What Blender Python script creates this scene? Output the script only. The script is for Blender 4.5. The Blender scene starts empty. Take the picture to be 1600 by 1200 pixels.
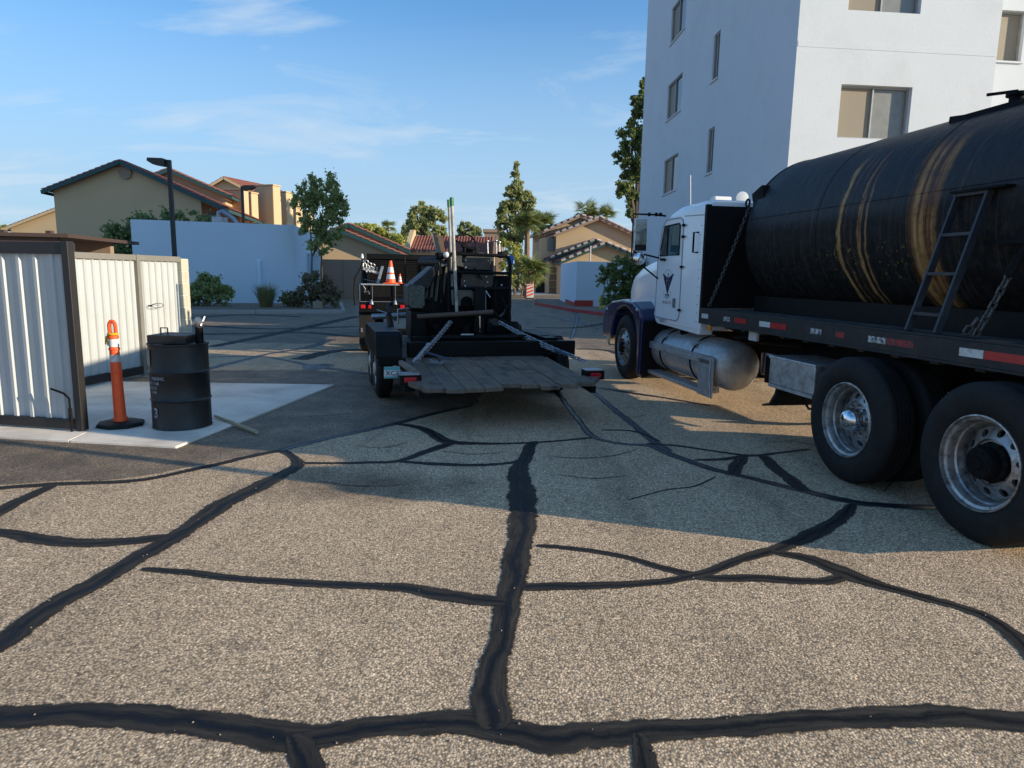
import bpy, bmesh, math, random
import numpy as np
from mathutils import Vector, Matrix
random.seed(7)
rng = np.random.default_rng(11)
S = bpy.context.scene
COL = S.collection
PI = math.pi

# ------------------------------------------------------------------ camera, sky, sun, exposure
F, H = 1064.0, 1.65
PITCH, ROLL = math.atan(170 / 1064.0), math.radians(1.0)
_f = Vector((0, math.cos(PITCH), -math.sin(PITCH)))
_r0 = Vector((1, 0, 0)); _u0 = _r0.cross(_f)
_r = _r0 * math.cos(ROLL) + _u0 * math.sin(ROLL)
_u = -_r0 * math.sin(ROLL) + _u0 * math.cos(ROLL)
cd = bpy.data.cameras.new('camera')
cam = bpy.data.objects.new('camera', cd); COL.objects.link(cam)
m = Matrix((_r, _u, -_f)).transposed().to_4x4()
m.translation = Vector((0, 0, H)); cam.matrix_world = m
cd.sensor_width = 36; cd.lens = F / 1600 * 36; cd.clip_end = 3000; cd.clip_start = 0.05
S.camera = cam

SUN_TRAVEL = Vector((-0.955, 0.295, 0)).normalized()      # where the light goes
SUN_EL = math.radians(15.0)
sun_dir = Vector((-SUN_TRAVEL.x * math.cos(SUN_EL), -SUN_TRAVEL.y * math.cos(SUN_EL), math.sin(SUN_EL)))  # towards the sun
w = bpy.data.worlds.new('World'); S.world = w; w.use_nodes = True
nt = w.node_tree; N = nt.nodes; L = nt.links
for n in list(N): N.remove(n)
out = N.new('ShaderNodeOutputWorld'); bg = N.new('ShaderNodeBackground')
sky = N.new('ShaderNodeTexSky'); sky.sky_type = 'NISHITA'; sky.sun_disc = False
sky.sun_elevation = SUN_EL
sky.sun_rotation = math.atan2(sun_dir.x, sun_dir.y)
sky.altitude = 300; sky.air_density = 1.0; sky.dust_density = 0.6; sky.ozone_density = 3.0
bg.inputs['Strength'].default_value = 0.115
# thin cirrus mixed into the sky by direction
tc = N.new('ShaderNodeTexCoord'); sx = N.new('ShaderNodeSeparateXYZ'); L.new(tc.outputs['Generated'], sx.inputs[0])
def wmath(op, a, b=None):
    n = N.new('ShaderNodeMath'); n.operation = op
    for i, q in enumerate((a, b)):
        if q is None: continue
        if isinstance(q, (int, float)): n.inputs[i].default_value = q
        else: L.new(q, n.inputs[i])
    return n.outputs[0]
zz = wmath('ADD', wmath('MAXIMUM', sx.outputs['Z'], 0.0), 0.12)
cx = N.new('ShaderNodeCombineXYZ'); L.new(wmath('DIVIDE', sx.outputs['X'], zz), cx.inputs[0]); L.new(wmath('DIVIDE', sx.outputs['Y'], zz), cx.inputs[1])
mp = N.new('ShaderNodeMapping'); mp.inputs['Scale'].default_value = (0.55, 1.25, 1); mp.inputs['Rotation'].default_value = (0, 0, 0.35)
mp.inputs['Location'].default_value = (9.4, 0.7, 0)
L.new(cx.outputs[0], mp.inputs[0])
nz = N.new('ShaderNodeTexNoise'); nz.inputs['Scale'].default_value = 1.25; nz.inputs['Detail'].default_value = 7; nz.inputs['Roughness'].default_value = 0.58; nz.inputs['Distortion'].default_value = 0.9
L.new(mp.outputs[0], nz.inputs['Vector'])
cr = N.new('ShaderNodeValToRGB'); cr.color_ramp.elements[0].position = 0.52; cr.color_ramp.elements[1].position = 0.74
cr.color_ramp.elements[1].color = (0.8, 0.8, 0.8, 1)
L.new(nz.outputs['Fac'], cr.inputs[0])
# paler veil towards the horizon
hr_ = N.new('ShaderNodeValToRGB'); er = hr_.color_ramp.elements
for _ in range(3): er.new(0.5)
for q_, (p_, v_) in zip(er, ((0.0, 0.94), (0.12, 0.82), (0.22, 0.52), (0.33, 0.17), (0.46, 0.0))): q_.position = p_; q_.color = (v_, v_, v_, 1)
L.new(sx.outputs['Z'], hr_.inputs[0]); hz = hr_.outputs[0]
mixc = N.new('ShaderNodeMixRGB'); L.new(hz, mixc.inputs['Fac'])
tint = N.new('ShaderNodeMixRGB'); tint.blend_type = 'MULTIPLY'; tint.inputs[0].default_value = 1.0
tint.inputs[2].default_value = (0.42, 0.84, 1.06, 1); L.new(sky.outputs[0], tint.inputs[1])
L.new(tint.outputs[0], mixc.inputs[1]); mixc.inputs[2].default_value = (2.1, 2.85, 3.65, 1)
mixd = N.new('ShaderNodeMixRGB'); L.new(cr.outputs[0], mixd.inputs['Fac']); L.new(mixc.outputs[0], mixd.inputs[1]); mixd.inputs[2].default_value = (2.9, 3.45, 4.0, 1)
L.new(mixd.outputs[0], bg.inputs['Color']); L.new(bg.outputs[0], out.inputs[0])

sl = bpy.data.lights.new('sun', 'SUN'); sl.energy = 3.35; sl.angle = math.radians(0.5); sl.color = (1.0, 0.86, 0.64)
sun = bpy.data.objects.new('sun', sl); COL.objects.link(sun)
sun.rotation_euler = (-sun_dir).to_track_quat('-Z', 'Y').to_euler()
sun.location = (20, -10, 20)
vs = S.view_settings
S.display_settings.display_device = 'sRGB'
vs.view_transform = 'Standard'; vs.look = 'None'; vs.gamma = 1; vs.use_curve_mapping = False; vs.exposure = 0.95
S.render.engine = 'CYCLES'
S.cycles.use_denoising = True
S.cycles.max_bounces = 6; S.cycles.diffuse_bounces = 3; S.cycles.glossy_bounces = 3
S.cycles.sample_clamp_indirect = 8

# ------------------------------------------------------------------ measuring helpers (photograph's pixels -> real places)
def ray(x, y): return _f + _r * ((x - 800) / F) - _u * ((y - 600) / F)
def G(x, y, z=0.0):
    d = ray(x, y); t = (z - H) / d.z
    return Vector((0, 0, H)) + d * t
def at(x, y, Y):
    d = ray(x, y); t = Y / d.y
    return Vector((0, 0, H)) + d * t

# ------------------------------------------------------------------ mesh builder
class MB:
    def __init__(s): s.v = []; s.f = []; s.m = []
    def add(s, vs, fs, m=0):
        b = len(s.v); s.v += [tuple(p) for p in vs]
        for f in fs: s.f.append(tuple(b + i for i in f)); s.m.append(m)
        return s
    def box(s, x0, x1, y0, y1, z0, z1, m=0):
        return s.add([(x0,y0,z0),(x1,y0,z0),(x1,y1,z0),(x0,y1,z0),(x0,y0,z1),(x1,y0,z1),(x1,y1,z1),(x0,y1,z1)],
                     [(0,3,2,1),(4,5,6,7),(0,1,5,4),(1,2,6,5),(2,3,7,6),(3,0,4,7)], m)
    def beam(s, p0, p1, w, h, up=(0,0,1), m=0):
        p0 = Vector(p0); p1 = Vector(p1); d = (p1 - p0).normalized(); up = Vector(up)
        if abs(d.dot(up)) > 0.98: up = Vector((0, 1, 0))
        a = d.cross(up).normalized() * (w / 2); b = a.cross(d).normalized() * (h / 2)
        q = [p + i * a + j * b for p in (p0, p1) for i, j in ((-1,-1),(1,-1),(1,1),(-1,1))]
        return s.add(q, [(0,1,2,3),(7,6,5,4),(0,4,5,1),(1,5,6,2),(2,6,7,3),(3,7,4,0)], m)
    def tube(s, pts, r, n=8, closed=False, m=0):
        pts = [Vector(p) for p in pts]; k = len(pts)
        rs = r if isinstance(r, (list, tuple)) else [r] * k
        rings = []; ref = None
        for i, p in enumerate(pts):
            a = pts[(i - 1) % k] if (closed or i > 0) else p
            b = pts[(i + 1) % k] if (closed or i < k - 1) else p
            d = (b - a).normalized()
            if ref is None:
                ref = Vector((0, 0, 1)) if abs(d.z) < 0.9 else Vector((1, 0, 0))
            x = d.cross(ref).normalized(); y = x.cross(d).normalized(); ref = y
            rings.append([p + (x * math.cos(2*PI*j/n) + y * math.sin(2*PI*j/n)) * rs[i] for j in range(n)])
        vs = [q for rg in rings for q in rg]; fs = []
        for i in range(k if closed else k - 1):
            o0 = i * n; o1 = ((i + 1) % k) * n
            for j in range(n): fs.append((o0 + j, o0 + (j+1) % n, o1 + (j+1) % n, o1 + j))
        if not closed:
            fs.append(tuple(range(n))); fs.append(tuple(range((k-1)*n + n - 1, (k-1)*n - 1, -1)))
        return s.add(vs, fs, m)
    def lathe(s, prof, o=(0,0,0), ax=(0,0,1), n=24, m=0, ref=None):
        o = Vector(o); ax = Vector(ax).normalized()
        ref = Vector(ref) if ref else (Vector((1,0,0)) if abs(ax.x) < 0.9 else Vector((0,1,0)))
        x = (ref - ax * ref.dot(ax)).normalized(); y = ax.cross(x)
        vs = []; idx = []
        for (r, h) in prof:
            if r < 1e-6: idx.append([len(vs)]); vs.append(o + ax * h)
            else:
                idx.append(list(range(len(vs), len(vs) + n)))
                vs += [o + ax * h + (x * math.cos(2*PI*j/n) + y * math.sin(2*PI*j/n)) * r for j in range(n)]
        fs = []
        for a, b in zip(idx[:-1], idx[1:]):
            for j in range(n):
                j2 = (j + 1) % n
                if len(a) == 1 and len(b) == 1: continue
                if len(a) == 1: fs.append((a[0], b[j], b[j2]))
                elif len(b) == 1: fs.append((a[j], a[j2], b[0]))
                else: fs.append((a[j], a[j2], b[j2], b[j]))
        return s.add(vs, fs, m)
    def prism(s, poly, fn, t0=0.0, t1=1.0, m=0):
        k = len(poly)
        vs = [fn(a, b, t0) for a, b in poly] + [fn(a, b, t1) for a, b in poly]
        fs = [tuple(range(k)), tuple(range(2*k - 1, k - 1, -1))]
        for i in range(k): j = (i + 1) % k; fs.append((i, j, k + j, k + i))
        return s.add(vs, fs, m)
    def quad(s, a, b, c, d, m=0): return s.add([a, b, c, d], [(0,1,2,3)], m)
    def cyl(s, p0, p1, r, n=16, m=0): return s.tube([p0, p1], r, n, m=m)
    def sphere(s, c, r, n=12, k=8, sc=(1,1,1), m=0):
        pr = [(math.sin(PI*i/k) * r, -math.cos(PI*i/k) * r) for i in range(k+1)]
        b = len(s.v); s.lathe([(max(0, a), h) for a, h in pr], (0,0,0), (0,0,1), n, m)
        for i in range(b, len(s.v)):
            p = s.v[i]; s.v[i] = (c[0] + p[0]*sc[0], c[1] + p[1]*sc[1], c[2] + p[2]*sc[2])
        return s
    def torus(s, c, ax, R, r, n=24, k=8, m=0):
        ax = Vector(ax).normalized(); ref = Vector((0,0,1)) if abs(ax.z) < 0.9 else Vector((1,0,0))
        x = ax.cross(ref).normalized(); y = ax.cross(x); c = Vector(c)
        return s.tube([c + (x*math.cos(2*PI*i/n) + y*math.sin(2*PI*i/n)) * R for i in range(n)], r, k, True, m)
    def mesh(s, name, mat, smooth=False, recalc=True, ang=35):
        me = bpy.data.meshes.new(name); me.from_pydata(s.v, [], s.f)
        mats = mat if isinstance(mat, (list, tuple)) else [mat]
        for q in mats: me.materials.append(q)
        if len(mats) > 1: me.polygons.foreach_set('material_index', s.m)
        if recalc:
            bm = bmesh.new(); bm.from_mesh(me); bmesh.ops.recalc_face_normals(bm, faces=bm.faces); bm.to_mesh(me); bm.free()
        if smooth:
            me.polygons.foreach_set('use_smooth', [True] * len(me.polygons))
            me.set_sharp_from_angle(angle=math.radians(ang))
        me.update(); return me
    def build(s, name, mat, parent=None, smooth=False, bevel=0, recalc=True, ang=35, seg=2, loc=None):
        o = bpy.data.objects.new(name, s.mesh(name, mat, smooth, recalc, ang)); COL.objects.link(o)
        if parent: o.parent = parent
        if loc is not None: o.location = loc
        if bevel:
            b = o.modifiers.new('bevel', 'BEVEL'); b.width = bevel; b.segments = seg; b.limit_method = 'ANGLE'; b.angle_limit = math.radians(40)
            b.harden_normals = False
        return o

def tag(o, label, cat, group=None, kind=None):
    if label: o['label'] = label
    if cat: o['category'] = cat
    if group: o['group'] = group
    if kind: o['kind'] = kind
    return o
def thing(name, label, cat, loc=(0,0,0), yaw=0.0, group=None):
    o = bpy.data.objects.new(name, None); COL.objects.link(o)
    o.empty_display_size = 0.2; o.location = loc; o.rotation_euler = (0, 0, math.radians(yaw))
    return tag(o, label, cat, group)
def kids(o): return [c for c in bpy.data.objects if c.parent == o]
def copy_tree(o, parent=None):
    c = o.copy(); COL.objects.link(c)
    if parent: c.parent = parent
    for ch in kids(o): copy_tree(ch, c)
    return c
def structure(o): o['kind'] = 'structure'; return o
def inst(name, me, parent=None, loc=(0,0,0), rot=(0,0,0), sc=(1,1,1)):
    o = bpy.data.objects.new(name, me); COL.objects.link(o)
    if parent: o.parent = parent
    o.location = loc; o.rotation_euler = rot; o.scale = sc
    return o
def text_mb(s, size, fn, m=0, mb=None, align='LEFT', bold=0.0):
    """flat lettering; fn maps (x, y) of the letter sheet to a point"""
    cu = bpy.data.curves.new('t', 'FONT'); cu.body = s; cu.size = size; cu.align_x = align; cu.resolution_u = 3; cu.offset = bold
    ob = bpy.data.objects.new('t', cu); COL.objects.link(ob)
    dg = bpy.context.evaluated_depsgraph_get(); me = bpy.data.meshes.new_from_object(ob.evaluated_get(dg))
    mb = mb or MB()
    mb.add([fn(v.co.x, v.co.y) for v in me.vertices], [tuple(p.vertices) for p in me.polygons], m)
    bpy.data.objects.remove(ob); bpy.data.curves.remove(cu); bpy.data.meshes.remove(me)
    return mb

# ------------------------------------------------------------------ materials
def newmat(name):
    m = bpy.data.materials.new(name); m.use_nodes = True
    return m, m.node_tree.nodes, m.node_tree.links, m.node_tree.nodes['Principled BSDF']
def setp(p, **k):
    for a, b in k.items(): p.inputs[a].default_value = b
def mnode(N, L, op, a, b=None, clamp=False):
    n = N.new('ShaderNodeMath'); n.operation = op; n.use_clamp = clamp
    for i, q in enumerate((a, b)):
        if q is None: continue
        if isinstance(q, (int, float)): n.inputs[i].default_value = q
        else: L.new(q, n.inputs[i])
    return n.outputs[0]
def noise(N, L, vec, scale, detail=4, rough=0.55, dist=0.0):
    n = N.new('ShaderNodeTexNoise'); n.inputs['Scale'].default_value = scale; n.inputs['Detail'].default_value = detail
    n.inputs['Roughness'].default_value = rough; n.inputs['Distortion'].default_value = dist
    if vec is not None: L.new(vec, n.inputs['Vector'])
    return n
def ramp(N, L, fac, stops):
    r = N.new('ShaderNodeValToRGB'); e = r.color_ramp.elements
    while len(e) < len(stops): e.new(0.5)
    for q, (p, c) in zip(e, stops):
        q.position = p; q.color = (c, c, c, 1) if isinstance(c, (int, float)) else (*c, 1)
    L.new(fac, r.inputs[0]); return r.outputs[0]
def mixc_(N, L, fac, a, b, mode='MIX'):
    n = N.new('ShaderNodeMixRGB'); n.blend_type = mode
    for i, q in enumerate((fac, a, b)):
        if isinstance(q, (int, float)): n.inputs[i].default_value = q
        elif isinstance(q, tuple): n.inputs[i].default_value = (*q, 1)
        else: L.new(q, n.inputs[i])
    return n.outputs[0]
def bump(N, L, p, h, strength, dist):
    b = N.new('ShaderNodeBump'); b.inputs['Strength'].default_value = strength; b.inputs['Distance'].default_value = dist
    L.new(h, b.inputs['Height']); L.new(b.outputs[0], p.inputs['Normal']); return b
def M(name, col, rough=0.6, metal=0.0, var=0.18, scale=5.0, bmp=0.0, bscale=80.0, bdist=0.003, dirt=None, dscale=3.0, dlo=0.5, dhi=0.72, damt=0.7, spec=0.5, coat=0.0, rvar=0.15):
    """painted / worn surface: patchy colour, patchy gloss, optional dirt colour and fine relief"""
    m, N, L, p = newmat(name)
    tc = N.new('ShaderNodeTexCoord'); v = tc.outputs['Object']
    n1 = noise(N, L, v, scale, 5, 0.6)
    c = mixc_(N, L, n1.outputs['Fac'], tuple(x * (1 - var) for x in col), tuple(min(1, x * (1 + var)) for x in col))
    if dirt:
        n2 = noise(N, L, v, dscale, 7, 0.68, 0.4)
        c = mixc_(N, L, mnode(N, L, 'MULTIPLY', ramp(N, L, n2.outputs['Fac'], [(dlo, 0.0), (dhi, 1.0)]), damt), c, dirt)
    L.new(c, p.inputs['Base Color'])
    n3 = noise(N, L, v, scale * 2.3, 4, 0.6)
    L.new(mnode(N, L, 'ADD', mnode(N, L, 'MULTIPLY', n3.outputs['Fac'], rvar * 2), rough - rvar, True), p.inputs['Roughness'])
    setp(p, Metallic=metal); p.inputs['Specular IOR Level'].default_value = spec
    p.inputs['Coat Weight'].default_value = coat
    if bmp:
        n4 = noise(N, L, v, bscale, 4, 0.6); bump(N, L, p, n4.outputs['Fac'], bmp, bdist)
    return m
def leafmat(name, c0, c1, trans=0.4):
    m, N, L, p = newmat(name)
    g = N.new('ShaderNodeNewGeometry'); tc = N.new('ShaderNodeTexCoord')
    n1 = noise(N, L, tc.outputs['Object'], 1.6, 3)
    r = mnode(N, L, 'ADD', mnode(N, L, 'MULTIPLY', g.outputs['Random Per Island'], 0.6), mnode(N, L, 'MULTIPLY', n1.outputs['Fac'], 0.4))
    c = mixc_(N, L, r, c0, c1)
    L.new(c, p.inputs['Base Color']); setp(p, Roughness=0.6); p.inputs['Specular IOR Level'].default_value = 0.25
    t = N.new('ShaderNodeBsdfTranslucent'); L.new(mixc_(N, L, 0.5, c, tuple(min(1, x * 1.5) for x in c1)), t.inputs[0])
    mx = N.new('ShaderNodeMixShader'); mx.inputs[0].default_value = trans
    L.new(p.outputs[0], mx.inputs[1]); L.new(t.outputs[0], mx.inputs[2])
    L.new(mx.outputs[0], N['Material Output'].inputs[0])
    return m

MAT = {}
MAT['black'] = M('black_paint', (0.004, 0.004, 0.0042), 0.5, dirt=(0.024, 0.021, 0.018), dscale=4, dlo=0.55, dhi=0.85, damt=0.4, spec=0.18)
MAT['black_flat'] = M('black_flat', (0.006, 0.006, 0.0065), 0.7, dirt=(0.025, 0.022, 0.02), damt=0.35, spec=0.15)
MAT['black_gloss'] = M('black_gloss', (0.006, 0.006, 0.007), 0.25)
MAT['dusty_black'] = M('dusty_black', (0.007, 0.0074, 0.009), 0.55, dirt=(0.045, 0.041, 0.036), dscale=7, dlo=0.45, dhi=0.8, damt=0.5, bmp=0.3, bscale=60)
MAT['rubber'] = M('tyre_rubber', (0.011, 0.0105, 0.0105), 0.72, var=0.25, scale=8, dirt=(0.04, 0.034, 0.028), dscale=9, dlo=0.48, dhi=0.8, damt=0.45, bmp=0.25, bscale=160, spec=0.3)
MAT['alu'] = M('aluminium', (0.62, 0.615, 0.61), 0.42, 0.75, var=0.15, scale=7, dirt=(0.16, 0.145, 0.125), dscale=10, dlo=0.45, dhi=0.7, damt=0.75, bmp=0.15, bscale=40)
MAT['alu_dull'] = M('dull_aluminium', (0.52, 0.51, 0.50), 0.48, 0.6, var=0.2, scale=5, dirt=(0.13, 0.12, 0.10), dscale=9, dlo=0.42, dhi=0.75, damt=0.6, bmp=0.15, bscale=30)
MAT['chrome'] = M('chrome', (0.75, 0.76, 0.78), 0.10, 1.0, var=0.05, rvar=0.05)
MAT['steel'] = M('galvanised_steel', (0.36, 0.37, 0.39), 0.42, 0.8, var=0.2, dirt=(0.12, 0.10, 0.085), dscale=14, damt=0.6)
MAT['rim_alu'] = M('road_worn_aluminium', (0.44, 0.43, 0.42), 0.42, 0.7, var=0.2, scale=9, dirt=(0.06, 0.052, 0.045), dscale=11, dlo=0.44, dhi=0.66, damt=0.9, bmp=0.15, bscale=50)
MAT['deck_dust'] = M('dusty_deck_plate', (0.035, 0.033, 0.031), 0.8, var=0.3, scale=4, dirt=(0.16, 0.14, 0.115), dscale=5, dlo=0.42, dhi=0.7, damt=0.6, bmp=0.3, bscale=40)
MAT['ladder'] = M('worn_black_blue_sheen', (0.022, 0.026, 0.036), 0.5, var=0.3, dirt=(0.09, 0.08, 0.07), dscale=9, dlo=0.5, dhi=0.75, damt=0.5)  # blue-grey sheen of the ladder rails put into the base colour
MAT['dark_steel'] = M('dark_chain_steel', (0.10, 0.095, 0.09), 0.5, 0.6, var=0.3, scale=20)
MAT['rust'] = M('rusty_steel', (0.13, 0.085, 0.06), 0.75, 0.2, var=0.35, scale=12, bmp=0.3)
MAT['white_paint'] = M('white_truck_paint', (0.86, 0.865, 0.87), 0.25, var=0.015, scale=1.5, coat=0.3, rvar=0.03)
MAT['navy'] = M('navy_truck_paint', (0.005, 0.017, 0.07), 0.22, var=0.2, dirt=(0.03, 0.03, 0.04), dscale=5, dlo=0.6, dhi=0.9, damt=0.12, coat=0.4, rvar=0.1)
MAT['grey_line'] = M('grey_seal', (0.16, 0.165, 0.17), 0.6)
MAT['red'] = M('red_reflector', (0.42, 0.02, 0.02), 0.35, var=0.2, scale=25, dirt=(0.08, 0.02, 0.02), dscale=30, damt=0.6)
MAT['red_lens'] = M('red_lens', (0.50, 0.012, 0.015), 0.2, var=0.1)
MAT['amber'] = M('amber_lens', (0.6, 0.22, 0.04), 0.3)
MAT['white_tape'] = M('white_reflector', (0.58, 0.58, 0.56), 0.4, var=0.15, scale=20, dirt=(0.12, 0.12, 0.12), dscale=25, damt=0.7)
MAT['white_plain'] = M('white_plastic', (0.7, 0.7, 0.68), 0.45, var=0.08)
MAT['wood'] = M('worn_wood', (0.20, 0.165, 0.13), 0.8, var=0.3, scale=9, bmp=0.4, bscale=50)
MAT['pole_wood'] = M('wooden_pole', (0.42, 0.34, 0.22), 0.7, var=0.3, scale=12)
MAT['orange'] = M('orange_plastic', (1.0, 0.105, 0.02), 0.5, var=0.12, dirt=(0.4, 0.10, 0.04), dscale=8, damt=0.4)
MAT['green_grip'] = M('green_grip', (0.02, 0.16, 0.06), 0.5)
MAT['yellow'] = M('yellow_paint', (0.62, 0.44, 0.02), 0.5)
MAT['blue_sign'] = M('blue_sign', (0.03, 0.16, 0.62), 0.4)
MAT['red_curb'] = M('red_curb_paint', (0.42, 0.035, 0.03), 0.75, var=0.25, dirt=(0.18, 0.14, 0.13), dscale=6, damt=0.5)
MAT['concrete'] = M('concrete', (0.84, 0.74, 0.62), 0.88, var=0.12, scale=1.2, dirt=(0.50, 0.43, 0.36), dscale=1.3, dlo=0.42, dhi=0.68, damt=0.8, bmp=0.25, bscale=120)
MAT['kerb'] = M('kerb_concrete', (0.36, 0.345, 0.32), 0.9, var=0.15, bmp=0.3)
MAT['block'] = M('cream_block', (0.50, 0.46, 0.36), 0.9, var=0.12, scale=9, bmp=0.5, bscale=90)
MAT['stucco_white'] = M('white_stucco', (0.63, 0.66, 0.69), 0.92, var=0.04, scale=0.6, dirt=(0.53, 0.55, 0.555), dscale=0.9, dlo=0.5, dhi=0.8, damt=0.6, bmp=0.35, bscale=26, bdist=0.01)
MAT['stucco_blue'] = M('pale_blue_stucco', (0.60, 0.73, 0.84), 0.92, var=0.06, scale=0.5, bmp=0.3, bscale=25, bdist=0.008)
MAT['stucco_tan'] = M('tan_stucco', (0.56, 0.41, 0.245), 0.92, var=0.08, scale=0.5, bmp=0.3, bscale=20, bdist=0.01)
MAT['stucco_tan2'] = M('light_tan_stucco', (0.54, 0.40, 0.24), 0.92, var=0.08, scale=0.5, bmp=0.3, bscale=20, bdist=0.01)
MAT['stucco_brown'] = M('brown_stucco', (0.31, 0.22, 0.165), 0.92, var=0.08, scale=0.5)
MAT['teal'] = M('teal_trim', (0.02, 0.07, 0.075), 0.6)
MAT['tile'] = M('red_roof_tile', (0.30, 0.105, 0.075), 0.85, var=0.35, scale=1.7, dirt=(0.19, 0.10, 0.085), dscale=5, damt=0.6)
MAT['tile_pale'] = M('pale_tile_end', (0.55, 0.48, 0.43), 0.85, var=0.15)
MAT['brown_metal'] = M('brown_metal', (0.075, 0.045, 0.035), 0.6)
MAT['frame_grey'] = M('brown_grey_frame', (0.020, 0.018, 0.018), 0.5, var=0.2)
MAT['frame_pale'] = M('weathered_frame', (0.21, 0.195, 0.17), 0.6, var=0.2)
MAT['sheet'] = M('white_sheet_metal', (0.46, 0.48, 0.48), 0.38, var=0.05, scale=2, dirt=(0.36, 0.35, 0.32), dscale=2.5, dlo=0.5, dhi=0.85, damt=0.5, rvar=0.08)
MAT['bark'] = M('bark', (0.15, 0.115, 0.085), 0.9, var=0.35, scale=8, bmp=0.6, bscale=30, bdist=0.02)
MAT['palm_bark'] = M('palm_bark', (0.21, 0.135, 0.085), 0.9, var=0.35, scale=6, bmp=0.7, bscale=18, bdist=0.03)
MAT['soil'] = M('bare_soil', (0.21, 0.165, 0.12), 0.95, var=0.25, bmp=0.6, bscale=30, bdist=0.02)
MAT['rock'] = M('pale_rock', (0.30, 0.25, 0.18), 0.9, var=0.2, bmp=0.6, bscale=12, bdist=0.02)
MAT['glass_dark'] = M('dark_window_glass', (0.035, 0.04, 0.045), 0.07, var=0.1, rvar=0.03, spec=0.8)
MAT['glass_cab'] = M('cab_glass', (0.02, 0.075, 0.085), 0.05, var=0.1, rvar=0.02, spec=0.9)
MAT['blind'] = M('beige_blind', (0.27, 0.225, 0.165), 0.6, var=0.06, scale=1.5, spec=0.4)
MAT['screen'] = M('screen_reflection_grey', (0.20, 0.20, 0.185), 0.35, var=0.35, scale=3.5, spec=0.6)  # patchy grey stands in for reflections in the pane
MAT['win_frame'] = M('window_frame', (0.33, 0.335, 0.335), 0.45, 0.3)
MAT['door_brown'] = M('garage_door', (0.20, 0.13, 0.075), 0.7)
MAT['dark_void'] = M('dark_interior', (0.02, 0.018, 0.016), 0.9)
MAT['engine'] = M('olive_engine_cover', (0.16, 0.15, 0.115), 0.5, var=0.2)
MAT['leaf_mid'] = leafmat('mid_green_leaves', (0.19, 0.23, 0.08), (0.42, 0.46, 0.19))
MAT['leaf_dark'] = leafmat('dark_leaves', (0.09, 0.12, 0.045), (0.26, 0.31, 0.115))
MAT['leaf_pine'] = leafmat('grey_green_needles', (0.17, 0.20, 0.075), (0.42, 0.44, 0.20))
MAT['leaf_yellow'] = leafmat('yellow_green_leaves', (0.26, 0.29, 0.06), (0.52, 0.52, 0.15))
MAT['leaf_brown'] = leafmat('brownish_leaves', (0.13, 0.11, 0.065), (0.28, 0.24, 0.145))
MAT['leaf_grass'] = leafmat('dry_grass', (0.14, 0.14, 0.05), (0.30, 0.28, 0.13))
MAT['leaf_palm'] = leafmat('palm_fronds', (0.10, 0.14, 0.035), (0.28, 0.31, 0.11))

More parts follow.
